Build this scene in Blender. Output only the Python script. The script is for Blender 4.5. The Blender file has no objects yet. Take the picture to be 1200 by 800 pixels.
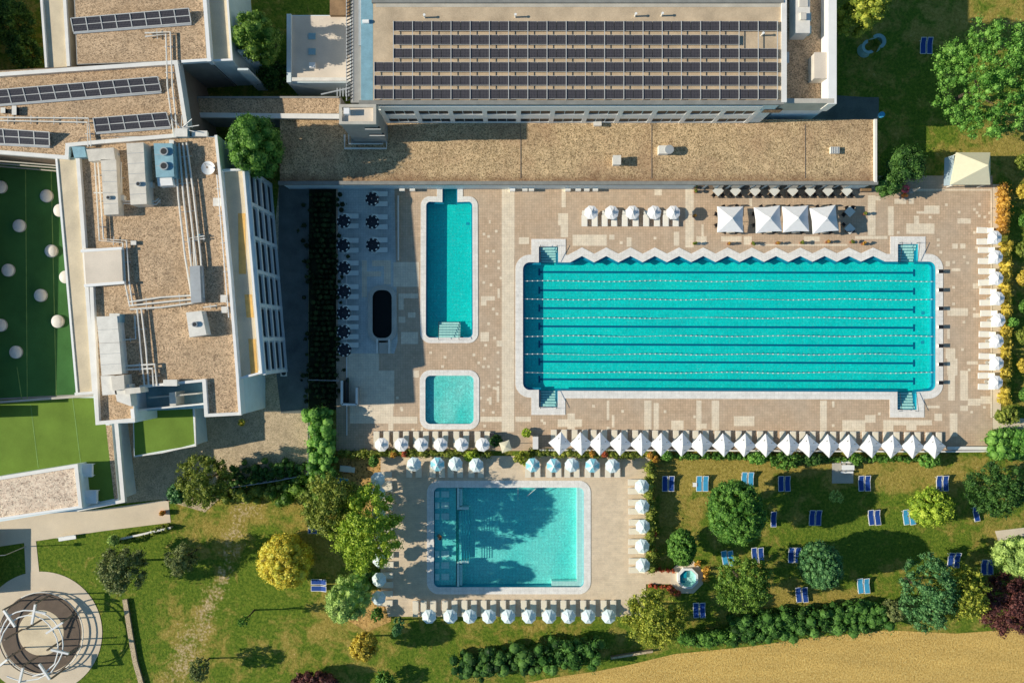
import bpy, math, random
import numpy as np
from mathutils import Vector, geometry
random.seed(7)
RNG = np.random.default_rng(11)
H = 100.0                       # flying height of the drone camera
K = 9.68                        # picture points per metre at ground level
PI = math.pi
scene = bpy.context.scene
col = scene.collection

def W(px, py, z=0.0):           # a measured point of the plan at height z, in metres
    s = (H - z) / H / K
    return Vector(((px - 600) * s, (400 - py) * s, z))
def WS(pts, z=0.0): return [tuple(W(x, y, z)[:2]) for x, y in pts]

# ------------------------------------------------------------------ materials
def new_mat(name):
    m = bpy.data.materials.new(name); m.use_nodes = True
    nt = m.node_tree; b = nt.nodes['Principled BSDF']
    return m, nt, b
def node(nt, t, **kw):
    n = nt.nodes.new(t)
    for k, v in kw.items(): setattr(n, k, v)
    return n
def coords(nt, kind='Object'):
    return node(nt, 'ShaderNodeTexCoord').outputs[kind]
def noise(nt, vec, scale, detail=4, rough=.55, dist=0):
    n = node(nt, 'ShaderNodeTexNoise'); n.inputs['Scale'].default_value = scale
    n.inputs['Detail'].default_value = detail; n.inputs['Roughness'].default_value = rough
    n.inputs['Distortion'].default_value = dist
    nt.links.new(vec, n.inputs['Vector']); return n.outputs['Fac']
def ramp(nt, fac, stops):
    r = node(nt, 'ShaderNodeValToRGB'); cr = r.color_ramp
    while len(cr.elements) < len(stops): cr.elements.new(.5)
    for e, (p, c) in zip(cr.elements, stops):
        e.position = p; e.color = (c[0], c[1], c[2], 1) if not isinstance(c, (int, float)) else (c, c, c, 1)
    nt.links.new(fac, r.inputs[0]); return r.outputs[0]
def mix(nt, fac, a, b, mode='MIX'):
    n = node(nt, 'ShaderNodeMix', data_type='RGBA', blend_type=mode)
    if isinstance(fac, (int, float)): n.inputs[0].default_value = fac
    else: nt.links.new(fac, n.inputs[0])
    for i, v in ((6, a), (7, b)):
        if isinstance(v, tuple): n.inputs[i].default_value = (*v[:3], 1)
        else: nt.links.new(v, n.inputs[i])
    return n.outputs[2]
def mathn(nt, op, a, b=0.0, clamp=False):
    n = node(nt, 'ShaderNodeMath', operation=op, use_clamp=clamp)
    for i, v in ((0, a), (1, b)):
        if isinstance(v, (int, float)): n.inputs[i].default_value = v
        else: nt.links.new(v, n.inputs[i])
    return n.outputs[0]
def bump(nt, b, h, strength=.3, dist=.02):
    n = node(nt, 'ShaderNodeBump'); n.inputs['Strength'].default_value = strength
    n.inputs['Distance'].default_value = dist
    nt.links.new(h, n.inputs['Height']); nt.links.new(n.outputs[0], b.inputs['Normal'])

def plain(name, c, rough=.6, metal=0, var=.18, scale=1.2, spec=.4, fine=9):
    m, nt, b = new_mat(name)
    v = coords(nt); f = noise(nt, v, scale, 5); g = noise(nt, v, fine, 3)
    lo = tuple(x * (1 - var) for x in c); hi = tuple(min(1, x * (1 + var)) for x in c)
    a = ramp(nt, f, [(.3, lo), (.7, hi)])
    a = mix(nt, .35, a, ramp(nt, g, [(.3, lo), (.7, hi)]))
    nt.links.new(a, b.inputs['Base Color'])
    b.inputs['Roughness'].default_value = rough; b.inputs['Metallic'].default_value = metal
    b.inputs['Specular IOR Level'].default_value = spec
    return m
def gravel(name, c1, c2, stain, scale=10.0):
    m, nt, b = new_mat(name); v = coords(nt)
    vo = node(nt, 'ShaderNodeTexVoronoi'); vo.inputs['Scale'].default_value = scale
    nt.links.new(v, vo.inputs['Vector'])
    sep = node(nt, 'ShaderNodeSeparateColor'); nt.links.new(vo.outputs['Color'], sep.inputs[0])
    a = ramp(nt, sep.outputs[0], [(.0, tuple(x * .5 for x in c1)), (.22, c1), (.6, c2), (1, tuple(min(1, x * 1.2) for x in c2))])
    big = noise(nt, v, .22, 6, .65)
    a = mix(nt, mathn(nt, 'MULTIPLY', ramp(nt, big, [(.45, 0), (.72, 1)]), .55), a, stain)
    mid = noise(nt, v, .9, 8, .75)
    a = mix(nt, 1.0, a, ramp(nt, mid, [(.3, .62), (.5, .95), (.68, 1.12)]), 'MULTIPLY')
    nt.links.new(a, b.inputs['Base Color']); b.inputs['Roughness'].default_value = .9
    bump(nt, b, vo.outputs['Distance'], .6, .05)
    return m
def tiles(name, c1, c2, joint, w=.3, h=.3, off=0.0, mortar=.012, blotch=.25, bc=(.2, .15, .1)):
    m, nt, b = new_mat(name); v = coords(nt)
    t = node(nt, 'ShaderNodeTexBrick', offset=off)
    t.inputs['Scale'].default_value = 1; t.inputs['Mortar Size'].default_value = mortar
    t.inputs['Brick Width'].default_value = w; t.inputs['Row Height'].default_value = h
    t.inputs['Color1'].default_value = (*c1, 1); t.inputs['Color2'].default_value = (*c2, 1)
    t.inputs['Mortar'].default_value = (*joint, 1)
    nt.links.new(v, t.inputs['Vector'])
    n1 = noise(nt, v, .16, 6, .6); n2 = noise(nt, v, 1.1, 5, .65); n3 = noise(nt, v, 7, 3, .6)
    a = mix(nt, mathn(nt, 'MULTIPLY', ramp(nt, n1, [(.4, 0), (.7, 1)]), blotch), t.outputs['Color'], bc)
    a = mix(nt, 1.0, a, ramp(nt, n2, [(.3, .84), (.7, 1.08)]), 'MULTIPLY')
    a = mix(nt, 1.0, a, ramp(nt, n3, [(.3, .9), (.7, 1.06)]), 'MULTIPLY')
    nt.links.new(a, b.inputs['Base Color']); b.inputs['Roughness'].default_value = .75
    bump(nt, b, n3, .15, .01)
    return m
def pool_tile(name, c, dark, caustics=.25, sc=3.2):  # tile grid, with caustic shimmer painted into the colour by noise
    m, nt, b = new_mat(name); v = coords(nt)
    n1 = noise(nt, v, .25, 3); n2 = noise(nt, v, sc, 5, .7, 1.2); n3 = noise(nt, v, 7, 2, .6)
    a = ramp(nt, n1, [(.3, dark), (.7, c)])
    a = mix(nt, 1.0, a, ramp(nt, n2, [(.35, 1 - caustics), (.6, 1.0), (.72, 1 + caustics)]), 'MULTIPLY')
    a = mix(nt, 1.0, a, ramp(nt, n3, [(.35, 1 - caustics * .6), (.7, 1 + caustics * .5)]), 'MULTIPLY')
    t = node(nt, 'ShaderNodeTexBrick', offset=0.0); t.inputs['Scale'].default_value = 1; t.inputs['Mortar Size'].default_value = .02
    t.inputs['Brick Width'].default_value = .4; t.inputs['Row Height'].default_value = .4
    t.inputs['Color1'].default_value = (1, 1, 1, 1); t.inputs['Color2'].default_value = (.9, .93, .95, 1); t.inputs['Mortar'].default_value = (.72, .8, .84, 1)
    nt.links.new(v, t.inputs['Vector']); a = mix(nt, 1.0, a, t.outputs[0], 'MULTIPLY')
    n4 = noise(nt, v, 5.5, 2, .5, 2.0); a = mix(nt, ramp(nt, n4, [(.60, 0), (.72, caustics)]), a, (.75, 1, .95))  # pale flecks: sparkle of light painted on the floor
    nt.links.new(a, b.inputs['Base Color']); b.inputs['Roughness'].default_value = .4
    return m
def water(name, tint, wave=1.4):
    m = bpy.data.materials.new(name); m.use_nodes = True; nt = m.node_tree; nt.nodes.clear()
    out = node(nt, 'ShaderNodeOutputMaterial'); tr = node(nt, 'ShaderNodeBsdfTransparent')
    tr.inputs[0].default_value = (*tint, 1)
    gl = node(nt, 'ShaderNodeBsdfGlossy'); gl.inputs['Roughness'].default_value = .06
    fr = node(nt, 'ShaderNodeLayerWeight'); fr.inputs['Blend'].default_value = .5
    v = coords(nt); h = noise(nt, v, wave, 5, .6, .6); h2 = noise(nt, v, 6, 2)
    bp = node(nt, 'ShaderNodeBump'); bp.inputs['Strength'].default_value = .7; bp.inputs['Distance'].default_value = .06
    nt.links.new(mathn(nt, 'ADD', h, mathn(nt, 'MULTIPLY', h2, .35)), bp.inputs['Height'])
    nt.links.new(bp.outputs[0], gl.inputs['Normal']); nt.links.new(bp.outputs[0], fr.inputs['Normal'])
    mx = node(nt, 'ShaderNodeMixShader'); nt.links.new(mathn(nt, 'ADD', mathn(nt, 'MULTIPLY', mathn(nt, 'POWER', fr.outputs['Facing'], 4.0), .6), .02), mx.inputs[0])
    nt.links.new(tr.outputs[0], mx.inputs[1]); nt.links.new(gl.outputs[0], mx.inputs[2])
    nt.links.new(mx.outputs[0], out.inputs[0]); return m
def leaf(name, c, c2, trans=.25):
    m = bpy.data.materials.new(name); m.use_nodes = True; nt = m.node_tree
    b = nt.nodes['Principled BSDF']; out = nt.nodes['Material Output']
    g = node(nt, 'ShaderNodeNewGeometry'); v = coords(nt)
    n1 = noise(nt, v, .9, 3)
    f = mathn(nt, 'ADD', mathn(nt, 'MULTIPLY', g.outputs['Random Per Island'], .55), mathn(nt, 'MULTIPLY', n1, .5))
    lo = tuple(x * .35 for x in c)
    a = ramp(nt, f, [(.18, lo), (.42, c), (.8, c2)])
    nt.links.new(a, b.inputs['Base Color']); b.inputs['Roughness'].default_value = .55
    b.inputs['Specular IOR Level'].default_value = .3
    t = node(nt, 'ShaderNodeBsdfTranslucent'); nt.links.new(a, t.inputs[0])
    mx = node(nt, 'ShaderNodeMixShader'); mx.inputs[0].default_value = trans
    nt.links.new(b.outputs[0], mx.inputs[1]); nt.links.new(t.outputs[0], mx.inputs[2])
    nt.links.new(mx.outputs[0], out.inputs[0]); return m
def cloth(name, c, trans=.3):
    m = bpy.data.materials.new(name); m.use_nodes = True; nt = m.node_tree
    b = nt.nodes['Principled BSDF']; out = nt.nodes['Material Output']
    v = coords(nt); a = ramp(nt, noise(nt, v, 2.5, 4), [(.3, tuple(x * .93 for x in c)), (.7, c)])
    nt.links.new(a, b.inputs['Base Color']); b.inputs['Roughness'].default_value = .8
    t = node(nt, 'ShaderNodeBsdfTranslucent'); nt.links.new(a, t.inputs[0])
    mx = node(nt, 'ShaderNodeMixShader'); mx.inputs[0].default_value = trans
    nt.links.new(b.outputs[0], mx.inputs[1]); nt.links.new(t.outputs[0], mx.inputs[2])
    nt.links.new(mx.outputs[0], out.inputs[0]); return m

M = {}
M['white'] = plain('white_paint', (.92, .92, .9), .45, var=.05)
M['offwhite'] = plain('aged_white', (.82, .79, .72), .6, var=.15)
M['metal'] = plain('galvanised_metal', (.5, .5, .5), .35, .6, var=.15)
M['steel'] = plain('pale_aluminium', (.62, .62, .6), .4, .1, var=.05)
M['duct'] = plain('duct_sheet', (.72, .67, .58), .5, .05, var=.2, scale=.9)
M['duct_grey'] = plain('duct_grey', (.42, .45, .47), .5, .1, var=.15)
M['ahu_blue'] = plain('blue_grey_sheet', (.26, .46, .54), .5, .1, var=.2)
M['dark'] = plain('dark_metal', (.03, .032, .036), .5, var=.2)
M['black'] = plain('black_plastic', (.015, .015, .017), .45, var=.2)
M['darkglass'] = plain('dark_window_glass', (.01, .014, .018), .4, var=.3, spec=.2)
M['glass'] = plain('window_glass', (.015, .03, .045), .08, var=.3, spec=.6)
M['concrete'] = plain('concrete', (.55, .52, .45), .85, var=.2, scale=.7)
M['concrete_tan'] = plain('tan_concrete', (.72, .61, .43), .85, var=.2, scale=.5)
M['wallwhite'] = plain('painted_wall', (.74, .84, .87), .7, var=.08)
M['wallgrey'] = plain('grey_render', (.34, .33, .31), .85, var=.15)
M['wallbrown'] = plain('brown_render', (.28, .22, .17), .85, var=.15)
M['cap'] = plain('parapet_cap', (.86, .84, .79), .5, var=.1, scale=.8)
M['capgrey'] = plain('grey_coping', (.27, .27, .25), .7, var=.2)
M['wood'] = plain('timber', (.3, .19, .1), .7, var=.3)
M['deckwood'] = plain('dark_decking', (.13, .095, .07), .75, var=.25)
M['bark'] = plain('bark', (.09, .065, .045), .9, var=.3)
M['gravel'] = gravel('roof_gravel', (.44, .30, .18), (.68, .49, .31), (.46, .31, .18))
def mossband(m):
    nt = m.node_tree; b = nt.nodes['Principled BSDF']; src = b.inputs['Base Color'].links[0].from_socket; v = coords(nt)
    sp = node(nt, 'ShaderNodeSeparateXYZ'); nt.links.new(v, sp.inputs[0]); n = noise(nt, v, .7, 6, .7)
    f = mathn(nt, 'SUBTRACT', mathn(nt, 'ADD', n, .32), mathn(nt, 'MULTIPLY', sp.outputs[1], .28))
    a = mix(nt, ramp(nt, f, [(.35, 0), (.75, .8)]), src, (.22, .115, .06)); nt.links.new(a, b.inputs['Base Color']); return m
M['gravel_low'] = mossband(gravel('roof_gravel_mossy', (.40, .28, .14), (.71, .52, .30), (.34, .19, .11)))
M['gravel_pale'] = gravel('pale_gravel', (.74, .56, .42), (.86, .70, .54), (.7, .54, .4), scale=7)
M['gravel_dark'] = gravel('ground_gravel', (.54, .42, .26), (.68, .54, .36), (.46, .36, .23), scale=15)
M['membrane'] = plain('roof_membrane', (.60, .47, .32), .8, var=.28, scale=.5)
M['roofpale'] = plain('pale_roof_screed', (.78, .68, .56), .85, var=.15, scale=.4)
M['tileblue'] = tiles('grey_tiles', (.70, .74, .70), (.62, .67, .64), (.45, .5, .5), bc=(.5, .56, .56))
M['asphalt_and_shade'] = plain('asphalt_and_shade', (.15, .17, .16), .9, var=.35, scale=.6)  # also carries the painted shade of the side path
M['road'] = plain('sandy_road', (.72, .61, .46), .9, var=.14, scale=.35)
M['pave_light'] = plain('light_paving', (.74, .64, .49), .85, var=.16, scale=.5)
M['turf_shade'] = plain('turf_painted_shade', (.06, .17, .05), .95, var=.3, scale=.3, spec=.1)  # darker, cooler copy of the turf: shade painted into its colour
M['turf'] = plain('artificial_turf', (.17, .27, .045), .95, var=.22, scale=.35, spec=.1)
M['tile'] = tiles('brown_paving_tiles', (.70, .51, .345), (.60, .435, .29), (.38, .285, .19), bc=(.60, .49, .37), blotch=.7)
M['tilecream'] = tiles('cream_paving_tiles', (.95, .83, .64), (.9, .77, .58), (.68, .56, .42), blotch=.15, bc=(.7, .58, .45))
M['tilesand'] = tiles('sand_paving_tiles', (.84, .69, .50), (.78, .63, .45), (.66, .54, .4), w=.9, h=.25, off=.5, mortar=.008, bc=(.68, .54, .38), blotch=.5)
M['coping'] = tiles('white_coping', (.95, .93, .88), (.93, .9, .85), (.74, .7, .64), w=.5, h=.5, bc=(.74, .7, .64), blotch=.2)
M['pool'] = pool_tile('turquoise_mosaic_caustics', (.0, .88, .79), (.0, .76, .71), .2)
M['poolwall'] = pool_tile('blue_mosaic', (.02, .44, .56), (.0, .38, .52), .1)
M['kidpool'] = pool_tile('bright_mosaic_caustics', (.40, .98, .88), (.10, .92, .82), .28, 3.2)
M['pool4'] = pool_tile('pale_mosaic_caustics', (.28, .97, .87), (.15, .90, .82), .22)
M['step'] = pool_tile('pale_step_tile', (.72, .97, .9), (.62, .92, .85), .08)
M['stepline'] = plain('step_edge', (.0, .16, .22), .5)
M['lane'] = plain('lane_mark', (.0, .13, .26), .4, var=.05)
M['water'] = water('pool_water', (.88, .99, .985))
M['darkwater'] = water('dark_tub_water', (.35, .45, .42))
M['tubdark'] = plain('dark_tub_tile', (.012, .02, .018), .5)
M['lounger'] = plain('cream_mesh', (.86, .78, .62), .8, var=.06)
M['lounger_w'] = plain('white_mesh', (.93, .89, .78), .8, var=.05)
M['lounger_g'] = plain('grey_mesh', (.88, .92, .86), .8, var=.05)
M['blue'] = cloth('blue_sling', (.012, .075, .36), .1)
M['skyblue'] = cloth('sky_blue_sling', (.06, .42, .72), .1)
M['umb_white'] = cloth('white_canvas', (.98, .98, .98), .06)
M['umb_blue'] = cloth('pale_cyan_canvas', (.82, .96, .99), .12)
M['umb_blue2'] = cloth('cyan_canvas', (.30, .74, .88), .15)
M['umb_navy'] = cloth('navy_canvas', (.012, .02, .035), .05)
M['umb_cream'] = cloth('cream_canvas', (.85, .8, .58), .1)
M['pink'] = plain('pink_plastic', (.8, .12, .16), .4); M['orange'] = plain('orange_plastic', (.75, .22, .03), .5)
M['terracotta'] = plain('terracotta', (.3, .12, .06), .8)
M['tubeblue'] = plain('pale_blue_plastic', (.3, .5, .52), .4)
M['rust'] = plain('rusty_screed', (.85, .48, .14), .8, var=.3, scale=.8)
M['earth'] = gravel('dry_earth', (.42, .24, .07), (.62, .38, .13), (.3, .27, .07), scale=5)
M['tabletop'] = plain('grey_table_top', (.8, .8, .74), .6, var=.06)
M['turfseam'] = plain('turf_seam', (.22, .36, .10), .9, var=.3)
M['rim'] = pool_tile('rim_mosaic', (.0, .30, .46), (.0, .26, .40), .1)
M['skin'] = plain('skin', (.5, .3, .2), .6, var=.05)

def solar_mat():
    m, nt, b = new_mat('solar_cells'); v = coords(nt)
    t = node(nt, 'ShaderNodeTexBrick', offset=0.0)
    t.inputs['Scale'].default_value = 1; t.inputs['Mortar Size'].default_value = .009
    t.inputs['Brick Width'].default_value = .16; t.inputs['Row Height'].default_value = .16
    t.inputs['Color1'].default_value = (.055, .05, .055, 1); t.inputs['Color2'].default_value = (.04, .037, .045, 1)
    t.inputs['Mortar'].default_value = (.17, .16, .17, 1)
    nt.links.new(v, t.inputs['Vector']); nt.links.new(t.outputs[0], b.inputs['Base Color'])
    b.inputs['Roughness'].default_value = .3; return m
M['solar'] = solar_mat()

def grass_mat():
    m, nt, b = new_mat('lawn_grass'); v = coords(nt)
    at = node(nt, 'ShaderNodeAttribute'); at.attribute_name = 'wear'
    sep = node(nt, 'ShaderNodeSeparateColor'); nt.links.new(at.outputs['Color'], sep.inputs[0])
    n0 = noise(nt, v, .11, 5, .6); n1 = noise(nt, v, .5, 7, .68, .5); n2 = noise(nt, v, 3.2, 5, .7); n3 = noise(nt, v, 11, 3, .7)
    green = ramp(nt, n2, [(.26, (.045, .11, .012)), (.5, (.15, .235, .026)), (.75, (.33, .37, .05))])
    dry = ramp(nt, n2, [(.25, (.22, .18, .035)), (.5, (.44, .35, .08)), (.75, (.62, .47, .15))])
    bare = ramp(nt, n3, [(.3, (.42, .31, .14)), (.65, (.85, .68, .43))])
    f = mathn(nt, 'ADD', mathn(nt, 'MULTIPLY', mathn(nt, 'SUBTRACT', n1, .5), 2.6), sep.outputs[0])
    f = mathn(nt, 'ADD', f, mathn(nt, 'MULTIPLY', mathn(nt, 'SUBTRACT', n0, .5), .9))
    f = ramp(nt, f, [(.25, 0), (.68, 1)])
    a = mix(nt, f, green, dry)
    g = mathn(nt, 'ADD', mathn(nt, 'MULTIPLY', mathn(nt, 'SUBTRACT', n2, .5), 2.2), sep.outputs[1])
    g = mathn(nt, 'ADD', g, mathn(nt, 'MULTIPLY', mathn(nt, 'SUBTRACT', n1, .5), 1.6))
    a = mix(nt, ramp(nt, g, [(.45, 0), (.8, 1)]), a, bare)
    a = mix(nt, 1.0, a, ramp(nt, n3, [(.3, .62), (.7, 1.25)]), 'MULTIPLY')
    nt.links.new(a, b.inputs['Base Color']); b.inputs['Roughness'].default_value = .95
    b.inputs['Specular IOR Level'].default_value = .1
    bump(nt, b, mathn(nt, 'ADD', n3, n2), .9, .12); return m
M['grass'] = grass_mat()
def wheat_mat():
    m, nt, b = new_mat('ripe_wheat'); v = coords(nt)
    mp = node(nt, 'ShaderNodeMapping'); mp.inputs['Rotation'].default_value = (0, 0, -.12); mp.inputs['Scale'].default_value = (.35, 1.6, 1)
    nt.links.new(v, mp.inputs['Vector'])
    n1 = noise(nt, mp.outputs[0], .35, 5, .6); n2 = noise(nt, v, 4.5, 5, .75); n3 = noise(nt, v, 14, 2)
    a = ramp(nt, n2, [(.3, (.42, .24, .05)), (.5, (.82, .54, .15)), (.72, (.98, .78, .31))])
    a = mix(nt, 1.0, a, ramp(nt, n1, [(.3, .86), (.7, 1.1)]), 'MULTIPLY')
    nt.links.new(a, b.inputs['Base Color']); b.inputs['Roughness'].default_value = .95
    bump(nt, b, mathn(nt, 'ADD', n2, n3), 1, .15); return m
M['wheat'] = wheat_mat()

# ------------------------------------------------------------------ mesh helper
class MB:
    def __init__(s): s.v = []; s.f = []; s.m = []; s.mi = 0
    def add(s, vs, fs, mi=None):
        o = len(s.v); s.v += [tuple(p) for p in vs]
        for f in fs: s.f.append(tuple(i + o for i in f)); s.m.append(s.mi if mi is None else mi)
    def box(s, x0, y0, z0, x1, y1, z1, mi=None):
        if x0 > x1: x0, x1 = x1, x0
        if y0 > y1: y0, y1 = y1, y0
        s.prism([(x0, y0), (x1, y0), (x1, y1), (x0, y1)], z0, z1, mi)
    def prism(s, poly, z0, z1, mi=None, cap=True):
        a = sum(poly[i][0] * poly[(i + 1) % len(poly)][1] - poly[(i + 1) % len(poly)][0] * poly[i][1] for i in range(len(poly)))
        if a < 0: poly = poly[::-1]
        n = len(poly); vs = [(x, y, z0) for x, y in poly] + [(x, y, z1) for x, y in poly]
        fs = [(i, (i + 1) % n, n + (i + 1) % n, n + i) for i in range(n)]
        if cap: fs += [tuple(range(n, 2 * n)), tuple(range(n - 1, -1, -1))]
        s.add(vs, fs, mi)
    def bar(s, a, b, w, h=None, mi=None):      # square bar between two points
        a, b = Vector(a), Vector(b); h = h or w
        d = (b - a).normalized(); up = Vector((0, 0, 1)) if abs(d.z) < .95 else Vector((1, 0, 0))
        x = d.cross(up).normalized() * w / 2; y = x.cross(d).normalized() * h / 2
        vs = [p + sx * x + sy * y for p in (a, b) for sx, sy in ((-1, -1), (1, -1), (1, 1), (-1, 1))]
        s.add(vs, [(0, 1, 5, 4), (1, 2, 6, 5), (2, 3, 7, 6), (3, 0, 4, 7), (3, 2, 1, 0), (4, 5, 6, 7)], mi)
    def tube(s, pts, r, n=6, mi=None, r2=None):
        pts = [Vector(p) for p in pts]; rings = []; N = len(pts)
        for i, p in enumerate(pts):
            d = (pts[min(i + 1, N - 1)] - pts[max(i - 1, 0)]).normalized()
            up = Vector((0, 0, 1)) if abs(d.z) < .9 else Vector((1, 0, 0))
            x = d.cross(up).normalized(); y = x.cross(d)
            rr = r if r2 is None else r + (r2 - r) * i / (N - 1)
            rings.append([p + rr * (math.cos(t) * x + math.sin(t) * y) for t in (2 * PI * k / n for k in range(n))])
        vs = [q for rg in rings for q in rg]; fs = []
        for i in range(N - 1):
            for k in range(n): fs.append((i * n + k, i * n + (k + 1) % n, (i + 1) * n + (k + 1) % n, (i + 1) * n + k))
        fs += [tuple(range(n))[::-1], tuple(range((N - 1) * n, N * n))]
        s.add(vs, fs, mi)
    def disc(s, cx, cy, z, r, n=24, mi=None, z0=None):
        s.prism([(cx + r * math.cos(2 * PI * k / n), cy + r * math.sin(2 * PI * k / n)) for k in range(n)], z - .05 if z0 is None else z0, z, mi)
    def sheet(s, poly, z, mi=None, holes=()):
        loops = [[Vector((x, y, 0)) for x, y in poly]] + [[Vector((x, y, 0)) for x, y in h] for h in holes]
        tris = geometry.tessellate_polygon(loops); vs = [p for l in loops for p in l]
        fs = []
        for t in tris:
            a, b, c = (vs[i] for i in t)
            fs.append(tuple(t) if (b - a).cross(c - a).z > 0 else tuple(t)[::-1])
        s.add([(p.x, p.y, z) for p in vs], fs, mi)
    def build(s, name, mats, parent=None, smooth=False, loc=None):
        me = bpy.data.meshes.new(name); me.from_pydata(s.v, [], s.f)
        if not isinstance(mats, (list, tuple)): mats = [mats]
        for m in mats: me.materials.append(m)
        if len(mats) > 1: me.polygons.foreach_set('material_index', s.m)
        if smooth: me.polygons.foreach_set('use_smooth', [True] * len(me.polygons))
        me.update(); o = bpy.data.objects.new(name, me); col.objects.link(o)
        if parent: o.parent = parent
        if loc: o.location = loc
        return o
def tag(o, label=None, cat=None, group=None, kind=None):
    if label: o['label'] = label
    if cat: o['category'] = cat
    if group: o['group'] = group
    if kind: o['kind'] = kind
    return o
def thing(name, label, cat, loc=(0, 0, 0), rz=0, group=None):
    o = bpy.data.objects.new(name, None); o.empty_display_size = .2; col.objects.link(o)
    o.location = loc; o.rotation_euler = (0, 0, rz); return tag(o, label, cat, group)
def kids(o): return [c for c in col.objects if c.parent == o]
KC = {}
def dup(root, loc, rz=0, label=None, group=None):
    r = root.copy(); col.objects.link(r); r.location = loc; r.rotation_euler = (0, 0, rz)
    if label: r['label'] = label
    if group: r['group'] = group
    if root.name not in KC: KC[root.name] = [(c, kids(c)) for c in kids(root)]
    for c, gs in KC[root.name]:
        d = c.copy(); col.objects.link(d); d.parent = r
        for g in gs: e = g.copy(); col.objects.link(e); e.parent = d
    return r
def structure(name, mb, mat, **k): return tag(mb.build(name, mat, **k), kind='structure')
ORD = ['first', 'second', 'third', 'fourth', 'fifth', 'sixth', 'seventh', 'eighth', 'ninth', 'tenth', 'eleventh', 'twelfth', 'thirteenth',
       'fourteenth', 'fifteenth', 'sixteenth', 'seventeenth', 'eighteenth', 'nineteenth', 'twentieth', 'twenty-first', 'twenty-second', 'twenty-third', 'twenty-fourth']

# ------------------------------------------------------------------ polygons of the pools
def arc(cx, cy, r, a0, a1, n=7): return [(cx + r * math.cos(math.radians(a0 + (a1 - a0) * k / n)), cy + r * math.sin(math.radians(a0 + (a1 - a0) * k / n))) for k in range(n + 1)]
def rrect(x0, y0, x1, y1, r):   # picture coordinates, y down
    return arc(x1 - r, y0 + r, r, -90, 0) + arc(x1 - r, y1 - r, r, 0, 90) + arc(x0 + r, y1 - r, r, 90, 180) + arc(x0 + r, y0 + r, r, 180, 270)
def offset(poly, d):            # outward for metres polygons
    n = len(poly); a = sum(poly[i][0] * poly[(i + 1) % n][1] - poly[(i + 1) % n][0] * poly[i][1] for i in range(n))
    sg = 1 if a > 0 else -1; out = []
    for i in range(n):
        p0, p1, p2 = Vector(poly[i - 1]), Vector(poly[i]), Vector(poly[(i + 1) % n])
        e1 = (p1 - p0).normalized(); e2 = (p2 - p1).normalized()
        n1 = Vector((e1.y, -e1.x)) * sg; n2 = Vector((e2.y, -e2.x)) * sg
        m = n1 + n2
        m = n1 if m.length < 1e-4 else m.normalized()
        L = d / max(.45, m.dot(n1)); out.append(tuple(p1 + m * L))
    return out

zig = [(654, 307.5), (668, 307.5)]
for k in range(13):
    zig.append((682 + 28.42 * k, 300)); zig.append((696.2 + 28.42 * k, 307.5 - .08 * k))
zig = zig[:-1] + [(1037, 306.5)]
MAIN = [(631.5, 289), (654, 289)] + zig + [(1052, 306.5), (1052, 286), (1075.5, 286), (1075.5, 306.5)] + arc(1088, 314.5, 8, -90, 0) \
    + arc(1088, 450, 8, 0, 90) + [(1074, 459), (1074, 480), (1051.5, 480), (1051.5, 459), (653.5, 457.5), (653.5, 477), (631.5, 477), (631.5, 456.5)] \
    + arc(621, 448.5, 8.2, 90, 180) + arc(621, 315.5, 8.2, 180, 270) + [(631.5, 307.5)]
P2 = [(518.5, 210), (536, 210), (536, 237)] + arc(549, 241, 4.5, -90, 0) + arc(548.5, 390, 5.5, 0, 90) + arc(504.5, 390, 5.5, 90, 180) + arc(504, 241, 4.5, 180, 270) + [(518.5, 237)]
P3 = rrect(498.5, 440, 555, 496.5, 6)
P4 = rrect(508.5, 571, 684, 687.5, 6)
TUB = rrect(437, 340, 459.5, 396, 9)
MAINw, P2w, P3w, P4w, TUBw = (WS(p) for p in (MAIN, P2, P3, P4, TUB))

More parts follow.
